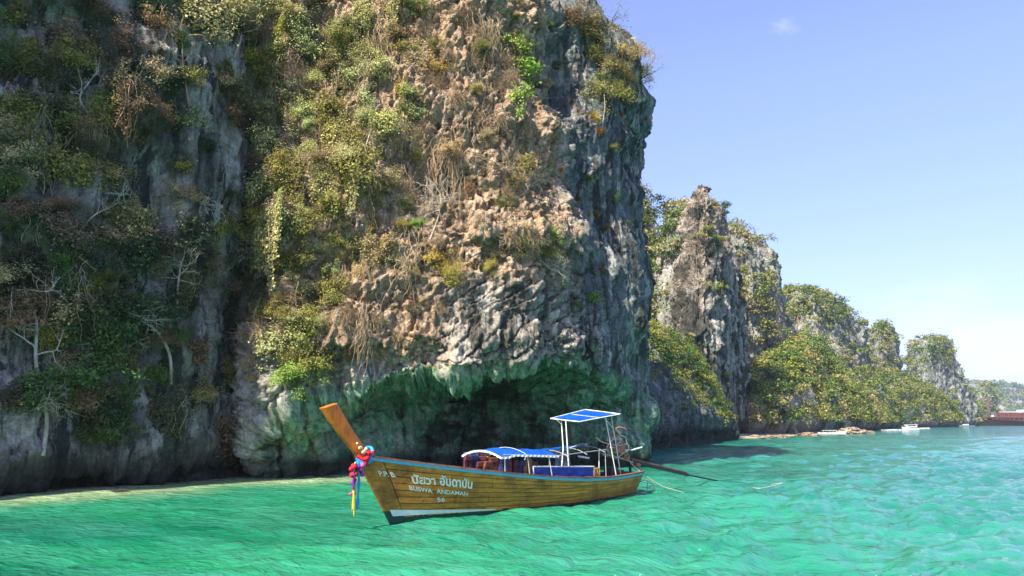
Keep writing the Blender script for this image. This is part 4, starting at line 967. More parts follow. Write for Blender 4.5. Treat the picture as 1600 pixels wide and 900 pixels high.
# ------------------------------------------------------------------ boat frame
bow_w = on_water(612, 817); st_w = on_water(1000, 773)
hd = Vector((bow_w.x - st_w.x, bow_w.y - st_w.y, 0)); PORT_GUESS = Vector((-hd.normalized().y, hd.normalized().x, 0))
st_c = st_w - PORT_GUESS * .48
hd = Vector((bow_w.x - st_c.x, bow_w.y - st_c.y, 0)); BL = hd.length; hd.normalize(); PT = Vector((-hd.y, hd.x, 0))
BOAT = empty('longtail_boat', (st_c.x, st_c.y, 0), (0, 0, math.atan2(hd.y, hd.x)), label='long wooden boat with tall orange prow and blue canopies moored before the cave', category='boat')
def loc(px, py, y=0.0):
    """point of the boat's frame seen at this pixel on the lengthwise plane y"""
    r = ray(px, py); o = Vector((0, 0, CAM_H)); n = PT; p0 = st_c + PT * y
    t_ = (p0 - o).dot(n) / r.dot(n); q = o + r * t_ - st_c
    return (q.dot(hd), q.dot(PT), q.z)
print('boat length', BL, 'heading', math.degrees(math.atan2(hd.y, hd.x)), 'bow top', loc(578, 716), 'prow top', loc(512, 638), 'rail mid', loc(800, 745, .9), 'stern', loc(1004, 740, .5))
def bpart(name, me, mat, parent=None, **kw): return add(name, me, mat, parent or BOAT, **kw)
_t = [0, .08, .2, .35, .5, .65, .78, .88, .95, 1.0]
_z = [.74, .71, .70, .76, .88, 1.04, 1.22, 1.40, 1.55, 1.68]
_rb = [.46, .62, .80, .92, .95, .88, .68, .42, .20, .045]
_wb = [.22, .38, .56, .70, .72, .60, .38, .18, .07, .02]
def hullpt(t, w, side=1, out=0.0):
    """w: 0 rail .. 1 waterline .. 1.35 bilge"""
    t = np.asarray(t, float); w = np.asarray(w, float)
    zr = np.interp(t, _t, _z); rb = np.interp(t, _t, _rb); wb = np.interp(t, _t, _wb)
    z = zr * (1 - w); u = np.clip(w, 0, 1.4)
    b = rb + (wb - rb) * (u ** 1.25)
    b = np.maximum(b + out, .012)
    rake = 1.12 * np.clip((t - .60) / .40, 0, 1) ** 2.0; srake = .35 * np.clip(1 - t / .10, 0, 1)
    x = t * BL + rake * z / 1.68 * 1.0 - srake * z
    return np.stack([x + 0 * w, side * b + 0 * x, z + 0 * x], -1)
def hull_strip(name, w0, w1, t0, t1, side, thick, mat, n=60, cap=True, parent=None, m=3, w0f=None, w1f=None, base=0.0, **kw):
    ts = np.linspace(t0, t1, n); ws0 = np.full(n, w0) if w0f is None else w0f(ts); ws1 = np.full(n, w1) if w1f is None else w1f(ts)
    rows = []
    for q in np.linspace(0, 1, m): rows.append(hullpt(ts, ws0 + (ws1 - ws0) * q, side, base + thick))
    rows = [hullpt(ts, ws0, side, base - .01)] + rows + [hullpt(ts, ws1, side, base - .01)]
    G = np.stack(rows, 1); me = mesh_np(name, G.reshape(-1, 3), grid_faces(n, G.shape[1]), smooth=False)
    me.set_sharp_from_angle(angle=.5) if hasattr(me, 'set_sharp_from_angle') else None
    return bpart(name, me, mat, parent, **kw)
# inner shell
ts = np.linspace(0, 1, 60); G = []
for w in np.linspace(.0, 1.35, 9): G.append(hullpt(ts, w, 1, -.015))
for w in np.linspace(1.35, .0, 9): G.append(hullpt(ts, w, -1, -.015))
G = np.stack(G, 1); bpart('hull', mesh_np('hull', G.reshape(-1, 3), grid_faces(60, 18)), M_HULLIN)
tr = hullpt(np.zeros(9), np.linspace(0, 1.35, 9), 1); tl = hullpt(np.zeros(9), np.linspace(0, 1.35, 9), -1)
bpart('transom', mesh_np('transom', np.vstack([tr, tl]), [[i, i + 1, i + 10, i + 9] for i in range(8)], smooth=False), M_HULLIN)
NPL = 8; WB = np.linspace(.045, .93, NPL + 1)
for side in (1, -1):
    for i in range(NPL):
        seams = sorted(rnd.sample([.18, .24, .31, .4, .46, .55, .62, .7, .78], 1)) if side == 1 else []
        cuts = [.0] + seams + [.962]
        for a, b in zip(cuts[:-1], cuts[1:]):
            hull_strip('plank', WB[i] + .006, WB[i + 1] - .006, a + .0006, b - .0006, side, .022 + .004 * (i % 2), M_HULL, n=max(8, int(40 * (b - a))), m=3)
    # bottom paint, white band rising at the bow
    hull_strip('bottom_strake', .935, 1.34, 0, .995, side, .026, M_GREENB, w0f=lambda t: .90 - .02 * t, m=5)
    hull_strip('white_band', .80, .90, .70, .992, side, .034, M_WHITEP, w0f=lambda t: np.interp(t, [.7, .86, 1.0], [.885, .835, .80]), w1f=lambda t: np.interp(t, [.7, .86, 1.0], [.91, .905, .90]), m=2)
    hull_strip('rub_rail', -.02, .065, 0, .985, side, .055, M_BLUEP, m=3, w0f=lambda t: -.01 + 0 * t, w1f=lambda t: .078 / (np.interp(t, _t, _z)) + 0 * t)
    # gunwale cap
    ts = np.linspace(0, .985, 60); a = hullpt(ts, 0, side, .07); b = hullpt(ts, 0, side, -.09)
    up = np.array([0, 0, .045]); G = np.stack([b, b + up, a + up, a + .004 * up], 1)
    bpart('gunwale', mesh_np('gunwale', G.reshape(-1, 3), grid_faces(60, 4), smooth=False), M_RAILW)
# stem timber: wedge with a dark joint behind it
def loft(rings, closed=True, caps=True):
    R = np.array(rings, float); n, k = R.shape[:2]; F = []
    for i in range(n - 1):
        for j in range(k): F.append([i * k + j, i * k + (j + 1) % k, (i + 1) * k + (j + 1) % k, (i + 1) * k + j])
    V = R.reshape(-1, 3)
    if caps and k == 4: F.append([0, 1, 2, 3][::-1]); F.append([(n - 1) * k + j for j in range(4)])
    elif caps:
        c0 = R[0].mean(0); c1 = R[-1].mean(0); V = np.vstack([V, c0, c1]); a = len(V) - 2
        for j in range(0, k, 2): F.append([a, (j + 2) % k, (j + 1) % k, j]); F.append([a + 1, (n - 1) * k + j, (n - 1) * k + (j + 1) % k, (n - 1) * k + (j + 2) % k])
    return V, F
rings = []
for w in np.linspace(-.02, 1.3, 12):
    tq = np.array([.9635, .9635, 1.0, 1.0]); P = hullpt(tq, np.full(4, w), 1, 0)
    b0 = float(hullpt(.9635, w)[1]) + .030; x0, x1, z0, z1 = P[0][0], P[2][0] + .05, P[0][2], P[2][2]
    rings.append([(x0, -b0, z0), (x1, -.045, z1), (x1, .045, z1), (x0, b0, z0)])
low = [r_ for r_ in rings[-5:]]; rings = rings[:-4]
V, F = loft([[(x + (.004 if abs(y) < .06 else 0), y * 1.02, z) for x, y, z in r_] for r_ in low]); bpart('stem_foot', mesh_np('stem_foot', V, F, smooth=False), M_GREENB)
V, F = loft(rings); bpart('stem', mesh_np('stem', V, F, smooth=False), M_HULL, label='plain raked stem timber')
# prow: long tapering board sweeping up, flared at its tip
fr = [(560, 716), (538, 690), (517, 662), (501, 638)]; bk = [(581, 714), (559, 685), (540, 656), (525, 630)]
F3 = np.array([loc(*p) for p in fr]); B3 = np.array([loc(*p) for p in bk]); q = np.linspace(0, 3, 16)
Fc = cr_spline(F3, q); Bc = cr_spline(B3, q)
foot_f, foot_b = np.array([hullpt(1.0, .10)[0] + .06, 0, 1.50]), np.array([hullpt(.955, .06)[0], 0, 1.42])
Fc = np.vstack([foot_f, Fc]); Bc = np.vstack([foot_b, Bc]); rings = []
for i in range(len(Fc)):
    k = i / (len(Fc) - 1); hw = .075 + .045 * k ** 2; ctr = (Fc[i] + Bc[i]) / 2; ax = (Bc[i] - Fc[i]) / 2; ring = []
    for a in np.linspace(0, 2 * math.pi, 16, endpoint=False):
        ca, sa = math.cos(a), math.sin(a); e = .45
        ring.append(ctr + ax * math.copysign(abs(ca) ** e, ca) + np.array([0, 1, 0]) * hw * math.copysign(abs(sa) ** e, sa))
    rings.append(ring)
V, F = loft(rings); me = mesh_np('prow', V, F, smooth=True)
if hasattr(me, 'set_sharp_from_angle'): me.set_sharp_from_angle(angle=.7)
bpart('prow', me, M_PROW, label='tall upswept orange prow board with a flat cut top')
# deck, thwarts, ribs
ts = np.linspace(.02, .95, 30); A_ = hullpt(ts, .45, 1, -.04); B_ = hullpt(ts, .45, -1, -.04); A_[:, 2] = B_[:, 2] = np.minimum(A_[:, 2], .42)
G = np.stack([A_, B_], 1); bpart('deck', mesh_np('deck', G.reshape(-1, 3), grid_faces(30, 2), smooth=False), M_HULLIN)
def box_v(c, s):
    c = np.array(c); s = np.array(s) / 2
    V = np.array([[x, y, z] for x in (-1, 1) for y in (-1, 1) for z in (-1, 1)]) * s + c
    return V, [[0, 1, 3, 2], [4, 6, 7, 5], [0, 4, 5, 1], [2, 3, 7, 6], [0, 2, 6, 4], [1, 5, 7, 3]]
def box(name, c, s, mat, parent=None, bev=.0, rot=None, **kw):
    V, F = box_v((0, 0, 0), s); bm = bmesh.new(); vs = [bm.verts.new(v) for v in V]; [bm.faces.new([vs[i] for i in f]) for f in F]
    bmesh.ops.recalc_face_normals(bm, faces=bm.faces)
    if bev: bmesh.ops.bevel(bm, geom=list(bm.edges), offset=bev, segments=2, affect='EDGES', profile=.5)
    me = bpy.data.meshes.new(name); bm.to_mesh(me); bm.free(); o = bpart(name, me, mat, parent, **kw); o.location = c
    if rot: o.rotation_euler = rot
    return o
for t in (.22, .36, .5, .64, .76, .86):
    P = hullpt(t, .18); box('thwart', (P[0], 0, P[2]), (.22, 2 * P[1] - .06, .04), M_HULLIN)
def pipe(name, pts, r, mat, parent=None, k=8, n=None, **kw):
    P = np.array(pts, float)
    if n: P = cr_spline(P, np.linspace(0, len(P) - 1, n))
    mb = MB(); mb.tube(P, r, k); me = mb.mesh(name, smooth=True); return bpart(name, me, mat, parent, **kw)

# ------------------------------------------------------------------ forward canopy
c0 = loc(740, 711, .8); c1 = loc(870, 712, .8); c2 = loc(935, 704, .8)
ZC = 1.62
x_f, x_m, x_a = loc(752, 708, 0.0)[0], loc(872, 711, .78)[0], loc(938, 704, .55)[0]
print('canopy x', x_f, x_m, x_a, 'z', c0[2], c1[2], c2[2], 'hull half-beam there')
CZ = lambda x: np.interp(x, [x_a, x_m, x_f], [c2[2] + .02, c1[2], c0[2]])
def canopy_grid(xa, xb, half, arch, n=28, m=13, sag=.03, nose=0.0):
    xs = np.linspace(xa, xb, n); ys = np.linspace(-half, half, m); X, Y = np.meshgrid(xs, ys, indexing='ij')
    Z = CZ(X) + arch * (1 - (Y / half) ** 2) - sag * np.abs(np.sin((X - xa) / (xb - xa) * math.pi * 4)) * (1 - .4 * (Y / half) ** 2)
    u = (X - xa) / (xb - xa); Z += nose * (-sst(.72, 1.0, u) * .10)
    Z += .012 * noise3(X * 5, Y * 5, 0 * X)
    return np.stack([X, Y, Z], -1)
G = canopy_grid(x_m, x_f, .80, .17, nose=1.0)
can = bpart('canopy', mesh_np('canopy', G.reshape(-1, 3), grid_faces(*G.shape[:2])), M_TARP, label='long blue canopy over the passengers')
sol = can.modifiers.new('thickness', 'SOLIDIFY'); sol.thickness = .012
G2 = canopy_grid(x_a, x_m + .1, .80, .16); G2 = G2[:, :7]
c_b = bpart('canopy_cover', mesh_np('canopy_cover', G2.reshape(-1, 3), grid_faces(*G2.shape[:2])), M_TARP)
# scalloped white edging hanging along the rim
def fringe(path, drop, n, name, parent):
    P = cr_spline(np.array(path), np.linspace(0, len(path) - 1, n)); V = []; F = []
    for i in range(n): d = drop * (.55 + .45 * abs(math.sin(i * 1.57 * .5 * 1.3))); V += [P[i] + np.array([0, 0, .012]), P[i] + np.array([0, .012 * math.sin(i), -d])]
    F = [[2 * i, 2 * i + 1, 2 * i + 3, 2 * i + 2] for i in range(n - 1)]
    o = bpart(name, mesh_np(name, V, F, smooth=False), M_TRIM, parent); m = o.modifiers.new('thickness', 'SOLIDIFY'); m.thickness = .008
edge_n = [tuple(G[i, -1] + np.array([0, .015, 0])) for i in range(0, 28, 3)]; edge_f = [tuple(G[i, 0] - np.array([0, .015, 0])) for i in range(0, 28, 3)]; edge_b = [tuple(G[-1, j] + np.array([.015, 0, 0])) for j in range(0, 13, 2)]
fringe(edge_n, .055, 90, 'white_fringe', can); fringe(edge_f, .055, 90, 'white_fringe', can); fringe(edge_b, .05, 40, 'white_fringe', can)
edge2 = [tuple(G2[i, 0] - np.array([0, .015, 0])) for i in range(0, 28, 3)]; fringe(edge2, .06, 50, 'white_fringe', c_b)
edge3 = [tuple(G2[0, j] - np.array([.015, 0, 0])) for j in range(0, 7, 1)]; fringe(edge3, .06, 26, 'white_fringe', c_b)
for x in np.linspace(x_a + .05, x_f - .15, 6):
    for s in (1, -1):
        if s == 1 and x < x_m - .2 and x > x_a + .1: continue
        zt = float(CZ(x)); P = hullpt(np.clip(x / BL, 0, 1), 0); pipe('canopy_post', [(x, s * (P[1] - .03), P[2]), (x, s * .78, zt)], .014, M_GALV)
    uN = max(0.0, (x - x_m) / (x_f - x_m)); arch = [(x, y, float(CZ(x)) + .20 * (1 - (y / .8) ** 2) - .10 - .10 * float(sst(.72, 1.0, uN))) for y in np.linspace(-.78, .78, 9)]; pipe('canopy_bow', arch, .011, M_GALV, n=16)
pipe('canopy_rail', [(x_a, .79, float(CZ(x_a))), (x_m, .79, float(CZ(x_m))), (x_f - .05, .79, float(CZ(x_f)) - .03)], .014, M_GALV)
pipe('canopy_rail', [(x_a, -.79, float(CZ(x_a))), (x_m, -.79, float(CZ(x_m))), (x_f - .05, -.79, float(CZ(x_f)) - .03)], .014, M_GALV)
for k, px in enumerate((822,)):
    x = loc(px, 708, .8)[0]; arch = [(x + .05 * k, y, float(CZ(x)) + .185 * (1 - (y / .8) ** 2)) for y in np.linspace(-.80, .80, 9)]; pipe('tie_strap', arch + [(x + .1, .83, float(CZ(x)) - .14)], .006, M_TRIM, n=20)

# life vests hung under the canopy: things of their own
def vest_mesh():
    bm = bmesh.new()
    for s in (-1, 1):
        r = bmesh.ops.create_cube(bm, size=1.0); bmesh.ops.scale(bm, vec=(.13, .07, .40), verts=r['verts']); bmesh.ops.translate(bm, vec=(s * .085, 0, -.24), verts=r['verts'])
    r = bmesh.ops.create_cube(bm, size=1.0); bmesh.ops.scale(bm, vec=(.28, .08, .14), verts=r['verts']); bmesh.ops.translate(bm, vec=(0, .015, -.04), verts=r['verts'])
    bmesh.ops.bevel(bm, geom=list(bm.edges), offset=.022, segments=2, affect='EDGES', profile=.5)
    me = bpy.data.meshes.new('life_vest'); bm.to_mesh(me); bm.free(); return me
def strap_mesh():
    bm = bmesh.new()
    for z in (-.16, -.33):
        r = bmesh.ops.create_cube(bm, size=1.0); bmesh.ops.scale(bm, vec=(.30, .085, .014), verts=r['verts']); bmesh.ops.translate(bm, vec=(0, 0, z), verts=r['verts'])
    me = bpy.data.meshes.new('strap'); bm.to_mesh(me); bm.free(); me.materials.append(M_STRAP); return me
SM = strap_mesh(); BW = Matrix.Translation((st_c.x, st_c.y, 0)) @ Matrix.Rotation(math.atan2(hd.y, hd.x), 4, 'Z')
VM = {}
for nm, m in (('orange', M_ORANGE), ('maroon', M_MAROON), ('navy', M_NAVY), ('ochre', M_OCHRE)):
    VM[nm] = vest_mesh(); VM[nm].materials.append(m)
vest_x = np.linspace(loc(832, 715, .6)[0], loc(750, 715, .6)[0], 9)
order = ['maroon', 'ochre', 'navy', 'maroon', 'orange', 'navy', 'maroon', 'orange', 'maroon', 'navy', 'ochre', 'maroon', 'navy', 'orange', 'ochre', 'maroon', 'navy', 'maroon']
ords = ['first', 'second', 'third', 'fourth', 'fifth', 'sixth', 'seventh', 'eighth', 'ninth']
for row, yy in ((0, .66), (1, .15)):
    for i, x in enumerate(vest_x):
        nm = order[(row * 9 + i) % len(order)]; p = BW @ Vector((float(x) + rnd.uniform(-.05, .05), yy + rnd.uniform(-.07, .05), float(CZ(x)) - (.18 if row == 0 else .08) + rnd.uniform(-.06, .06)))
        v = add('life_vest', VM[nm], label=f"{nm} life vest hung under the canopy, {ords[i]} from the stern in the {'near' if row == 0 else 'far'} row", category='life vest', group='life vests hung under the long canopy')
        v.location = p; v.rotation_euler = (rnd.uniform(-.15, .15), rnd.uniform(-.12, .12), math.atan2(hd.y, hd.x) + rnd.uniform(-.5, .5)); add('strap', SM, parent=v)
# dark bundled gear along the deck under the vests
for i, (px, nm, mt) in enumerate(((765, 'navy', M_NAVY), (785, 'black', M_STRAP), (806, 'maroon', M_MAROON), (826, 'navy', M_NAVY))):
    x, y, z = loc(px, 733, .45); bm = bmesh.new(); bmesh.ops.create_icosphere(bm, subdivisions=3, radius=1.0)
    for v in bm.verts:
        n_ = v.co.normalized(); k = 1 + .18 * math.sin(n_.x * 7 + i) * math.cos(n_.z * 6) ; v.co = Vector((n_.x * .26 * k, n_.y * .22 * k, n_.z * .20 * k))
    me = bpy.data.meshes.new('bag'); bm.to_mesh(me); bm.free(); me.polygons.foreach_set('use_smooth', [True] * len(me.polygons)); me.materials.append(mt)
    b = add('bag', me, label=f'{nm} cloth bag on the thwart, {ords[3 - i]} from the stern under the canopy', category='bag'); b.location = BW @ Vector((x, y, .80 + .05)); 
    hb = MB(); hb.tube([(-.1, 0, .16), (-.08, 0, .28), (.08, 0, .28), (.1, 0, .16)], .015, 5); add('handle', hb.mesh('handle'), M_STRAP, b)

# side sheet, end post and woven mat
def sheet(name, pts, mat, amp=.02, n=26, m=8, thick=.012, parent=None, vert=True, **kw):
    a, b, c, d = [np.array(p, float) for p in pts]; U, W = np.meshgrid(np.linspace(0, 1, n), np.linspace(0, 1, m), indexing='ij')
    G = (a * (1 - U)[..., None] + b * U[..., None]) * (1 - W)[..., None] + (d * (1 - U)[..., None] + c * U[..., None]) * W[..., None]
    nn = np.cross(b - a, d - a); nn /= np.linalg.norm(nn); G = G + nn * (amp * (np.sin(U * 23 + W * 9) + .6 * np.sin(U * 41 - W * 13)) * (W * .8 + .2))[..., None]
    o = bpart(name, mesh_np(name, G.reshape(-1, 3), grid_faces(n, m)), mat, parent, **kw); s = o.modifiers.new('thickness', 'SOLIDIFY'); s.thickness = thick; return o
a = loc(834, 729, .78); b = loc(927, 729, .70); c = loc(927, 748, .70); d = loc(834, 748, .78)
sheet('side_sheet', [a, b, c, d], M_TARP2, label='gathered deep blue sheet tied along the rail')
pipe('sheet_rail', [loc(832, 729, .79), loc(928, 729, .71)], .02, M_TRIM)
pipe('sheet_post', [loc(833, 729, .80), loc(834, 748, .80)], .022, M_TRIM)
mat_ = [loc(927, 728, .66), loc(937, 730, .62), loc(940, 747, .62), loc(929, 748, .66)]
wm = empty('woven_mat', BW @ Vector(mat_[3]), (0, 0, math.atan2(hd.y, hd.x)), label='rolled tan woven mat standing beside the blue side sheet', category='mat')
for k in range(6):
    mb = MB(); x = -.05 * k; mb.tube([(x, 0, .0), (x + .01, .015 * (k % 2), .15), (x, 0, .34)], .026, 6); add('roll', mb.mesh('roll', smooth=True), M_NET, wm)
# grey plastic curtain behind
cur = NT('clear_plastic'); gl = cur.n('BsdfPrincipled'); gl.inputs['Base Color'].default_value = (.35, .38, .42, 1); gl.inputs['Roughness'].default_value = .25
trn = cur.n('BsdfTransparent'); ms = cur.n('MixShader'); nzf = cur.noise(cur.coord((1, 1, .4), obj=True), 9, 4, .7); cur.put(ms.inputs[0], cur.ramp(nzf, (.4, .15), (.62, .9)))
cur.t.links.new(trn.outputs[0], ms.inputs[1]); cur.t.links.new(gl.outputs[0], ms.inputs[2]); cur.t.links.new(ms.outputs[0], cur.out.inputs[0])
xa_ = x_a + .02; sheet('plastic_curtain', [(xa_ + .75, -.74, float(CZ(x_a))), (xa_, -.74, float(CZ(x_a))), (xa_, -.70, .98), (xa_ + .75, -.72, .98)], cur.m, thick=.004, label='hazy clear plastic curtain at the aft end of the canopy')
pipe('curtain_post', [(xa_, -.73, .7), (xa_, -.76, float(CZ(x_a)))], .016, M_STEEL); pipe('canopy_post', [loc(936, 703, .5), loc(936, 742, .5)], .016, M_STEEL)
pipe('boom', [loc(903, 713, -.2), loc(921, 716, .1)], .035, M_TRIM)

# ------------------------------------------------------------------ aft sun roof on four poles
# corners are given on the beam planes the posts stand on
q_nf = loc(905, 659, .62); q_na = loc(969, 647, .45); q_ff = loc(860, 654, -.25); q_fa = loc(915, 640, -.62)
print('roof', q_nf, q_na, q_ff, q_fa)
roof = sheet('sun_roof', [q_nf, q_na, q_fa, q_ff], M_TARP, amp=.010, n=20, m=20, label='small high blue sun roof over the helmsman')
for a, b in ((q_nf, q_na), (q_na, q_fa), (q_fa, q_ff), (q_ff, q_nf)):
    pipe('roof_frame', [a, b], .018, M_TRIM, roof)
m1 = tuple((np.array(q_nf) + np.array(q_na)) / 2); m2 = tuple((np.array(q_ff) + np.array(q_fa)) / 2); pipe('roof_frame', [m1, m2], .012, M_GALV, roof)
def lerp(a, b, t): return tuple(np.array(a) * (1 - t) + np.array(b) * t)
tops = [lerp(q_ff, q_nf, .35), lerp(q_nf, q_ff, .25), lerp(q_na, q_nf, .22), lerp(q_na, q_fa, .25)]
pipe('roof_post', [loc(877, 656, .0), loc(880, 700, .15), loc(877, 736, .5)], .018, M_STEEL); pipe('roof_post', [loc(884, 657, .35), loc(889, 738, .62)], .018, M_STEEL)
pipe('roof_post', [loc(946, 652, .45), loc(963, 744, .55)], .018, M_STEEL); pipe('roof_post', [loc(955, 650, .2), loc(970, 742, .30)], .018, M_STEEL)
pipe('roof_brace', [loc(943, 652, .4), loc(957, 668, .35)], .012, M_STEEL); pipe('roof_brace', [loc(870, 656, .0), loc(878, 664, .05)], .012, M_STEEL)
pipe('ladder_rung', [loc(879, 710, .3), loc(891, 710, .55)], .012, M_STEEL); pipe('ladder_rung', [loc(952, 699, .5), loc(960, 699, .35)], .012, M_STEEL)
pipe('cross_bar', [loc(876, 711, -.1), loc(889, 711, .3)], .014, M_STEEL)

# ------------------------------------------------------------------ engine and long tail
piv = loc(975, 726, .0)
ENG = empty('engine', piv, label='rusty truck engine with belt wheel on its swivel mount'); ENG.parent = BOAT
def L(px, py, y=0.0): return tuple(np.array(loc(px, py, y)) - np.array(piv))
def epipe(name, pts, r, mat, k=7, n=None): return pipe(name, pts, r, mat, ENG, k, n)
arm_a, arm_b = L(938, 712), L(1075, 741)
av = np.array(arm_b) - np.array(arm_a); an = math.atan2(av[2], av[0])
def ebox(name, px, py, y, s, mat, bev=.02, rx=0.0):
    c = L(px, py, y); return box(name, c, s, mat, ENG, bev, (rx, -an, 0))
ebox('engine_block', 962, 700, 0, (.62, .42, .40), M_RUST, .05)
ebox('cylinder_head', 960, 687, 0, (.52, .30, .16), M_GALV, .02)
ebox('rocker_cover', 959, 681, 0, (.42, .2, .12), M_RUST, .025)
ebox('gearbox', 976, 714, 0, (.34, .22, .22), M_RUST, .04)
ebox('mount_plate', 966, 716, 0, (.9, .34, .05), M_RUST, .01)
ebox('radiator', 941, 700, 0, (.07, .36, .40), M_DARKM, .01)
ebox('air_cleaner', 966, 676, .05, (.18, .18, .12), M_RUST, .04)
def ring_pts(c, r, ax, n=24, a0=0, a1=2 * math.pi):
    c = np.array(c); ax = np.array(ax, float); ax /= np.linalg.norm(ax); u = np.cross(ax, (0, 0, 1.0)); u /= np.linalg.norm(u); v = np.cross(ax, u)
    return [tuple(c + r * (math.cos(a) * u + math.sin(a) * v)) for a in np.linspace(a0, a1, n)]
fw = L(946, 702, .12); epipe('belt_wheel', ring_pts(fw, .21, (.25, 1, 0)), .024, M_DARKM); epipe('belt_guard', ring_pts(L(947, 700, .16), .27, (.25, 1, 0), 20, .4, 4.6), .014, M_GALV)
for k in range(4):
    a = k * math.pi / 2 + .4; r_ = ring_pts(fw, .21, (.25, 1, 0), 25); epipe('spoke', [fw, r_[int(k * 6 + 2)]], .012, M_RUST)
for k in range(4):
    x0 = L(951 + k * 6, 688, .10); epipe('exhaust_pipe', [x0, tuple(np.array(x0) + (.02, .12, -.02)), tuple(np.array(x0) + (.0, .16, -.14))], .022, M_RUST, 6, 8)
epipe('exhaust_pipe', [L(953, 694, .2), L(965, 696, .22), L(978, 694, .18), L(986, 700, .15)], .026, M_GALV, 8, 14)
epipe('top_pipe', [L(955, 683), L(962, 679), L(975, 682), L(978, 686), L(979, 694)], .018, M_GALV, 7, 16)
epipe('fuel_hose', [L(958, 692, .2), L(950, 706, .24), L(962, 716, .22), L(978, 706, .2), L(984, 716, .1)], .012, M_ROPE, 6, 24)
epipe('fuel_hose', [L(970, 690, .15), L(984, 694, .2), L(982, 712, .2), L(972, 720, .15)], .010, M_DARKM, 6, 20)
epipe('fuel_hose', [L(946, 690, .1), L(953, 680, .15), L(966, 684, .18), L(968, 700, .22)], .012, M_RUST, 6, 20)
for k in range(7):
    rr_ = random.Random(k + 40); a_ = (rr_.uniform(944, 984), rr_.uniform(676, 712)); b_ = (a_[0] + rr_.uniform(-16, 16), a_[1] + rr_.uniform(-12, 16)); c_ = (b_[0] + rr_.uniform(-12, 12), b_[1] + rr_.uniform(-8, 14))
    epipe('engine_hose', [L(*a_, .26), L(*b_, .30), L(*c_, .24)], rr_.choice([.012, .018, .024]), rr_.choice([M_ROPE, M_RUST, M_GALV, M_DARKM]), 6, 12)
epipe('exhaust_stack', [L(962, 682, .0), L(961, 672, .0), L(968, 668, 0), L(978, 671, 0)], .035, M_RUST, 8, 12)
epipe('tiller', [L(986, 704, .1), L(992, 702, .1), L(1003, 699, .1)], .03, M_TRIM, 8)
epipe('tiller_arm', [L(962, 702, .1), L(976, 703, .12), L(987, 703, .1)], .022, M_TRIM, 8)
epipe('skid_tube', [L(941, 709, .18), L(960, 713, .18), L(988, 722, .12)], .022, M_GALV, 7, 12)
epipe('swivel_post', [L(985, 738, 0), L(984, 722, 0)], .05, M_DARKM, 8)
epipe('cross_brace', [L(976, 718, .15), L(1000, 728, -.05)], .02, M_RUST)
epipe('cross_brace', [L(990, 722, -.1), L(1003, 735, .1)], .02, M_RUST)
# wooden beam along the tail and the steel shaft
bm_a, bm_b = np.array(L(985, 720)), np.array(L(1074, 742)); mid = (bm_a + bm_b) / 2; ln = np.linalg.norm(bm_b - bm_a)
bo = box('tail_beam', tuple(mid), (ln, .13, .10), M_DARKM, ENG, .012); d_ = bm_b - bm_a; bo.rotation_euler = (0, -math.atan2(d_[2], d_[0]) if abs(d_[0]) > 1e-6 else 0, math.atan2(d_[1], d_[0]))
bo.rotation_mode = 'QUATERNION'; bo.rotation_quaternion = Vector(d_).to_track_quat('X', 'Z')
bo2 = box('tail_beam', tuple(mid + np.array([0, .02, .075])), (ln * .97, .08, .05), M_RAILW, ENG, .008); bo2.rotation_mode = 'QUATERNION'; bo2.rotation_quaternion = Vector(d_).to_track_quat('X', 'Z')
epipe('shaft_tube', [L(1000, 726), L(1074, 742), L(1172, 761)], .032, M_DARKM, 8)
epipe('propeller_shaft', [L(1160, 758.5), L(1200, 766)], .018, M_DARKM, 8)
ebox('rope_coil', 996, 727, .05, (.20, .22, .14), M_RUST, .06)
ebox('battery_box', 955, 738, .15, (.42, .3, .3), M_DARKM, .02); ebox('engine_bed', 988, 741, 0, (.5, .5, .12), M_RAILW, .02)
# steel hoop cage at the stern waterline
hp = np.array(loc(1003, 771, .25)); hoop = []
for k, (dx, w_) in enumerate(((0, 0), (-.12, .02), (.14, -.02))):
    pts = [loc(1001, 752, .3 - .18 * k), loc(1010, 750, .3 - .18 * k), loc(1020, 757, .3 - .18 * k), loc(1026, 770, .3 - .18 * k), loc(1026, 776, .3 - .18 * k)]
    pipe('stern_hoop', pts, .022, M_GALV, None, 7, 18)
pipe('hoop_bar', [loc(1004, 762, .3), loc(1022, 760, .0)], .016, M_GALV); pipe('hoop_bar', [loc(1002, 770, .3), loc(1024, 771, -.05)], .016, M_STEEL); pipe('hoop_bar', [loc(1012, 752, .3), loc(1010, 775, .1)], .014, M_GALV)
# mooring rope
rp_a = BW @ Vector(loc(984, 722, .1)); rp_m = BW @ Vector(loc(1005, 741, .45)); rp_b = on_water(1068, 769)
RW = [rp_a, rp_m, rp_m.lerp(rp_b, .45) + Vector((0, 0, -.12)), rp_b + Vector((0, 0, -.02)), rp_b + Vector((1.2, 1.0, -.5))]
mb = MB(); mb.tube(cr_spline(np.array([tuple(v) for v in RW]), np.linspace(0, 4, 40)), .016, 6); add('mooring_rope', mb.mesh('mooring_rope', smooth=True), M_ROPE, label='thin pale mooring rope running from the stern down into the water', category='rope')
r2 = [BW @ Vector(loc(1172, 761, 0)), on_water(1195, 762) , on_water(1226, 760) + Vector((0, 0, .02))]
r2 = [BW @ Vector(loc(1172, 761, 0)), on_water(1182, 766), on_water(1200, 764), on_water(1222, 758), on_water(1205, 760)]; mb = MB(); mb.tube(cr_spline(np.array([tuple(v + Vector((0, 0, .07))) for v in r2]), np.linspace(0, 4, 40)), .014, 6); add('tail_rope', mb.mesh('tail_rope', smooth=True), M_ROPE, label='thin rope looping on the water at the end of the long tail shaft', category='rope')

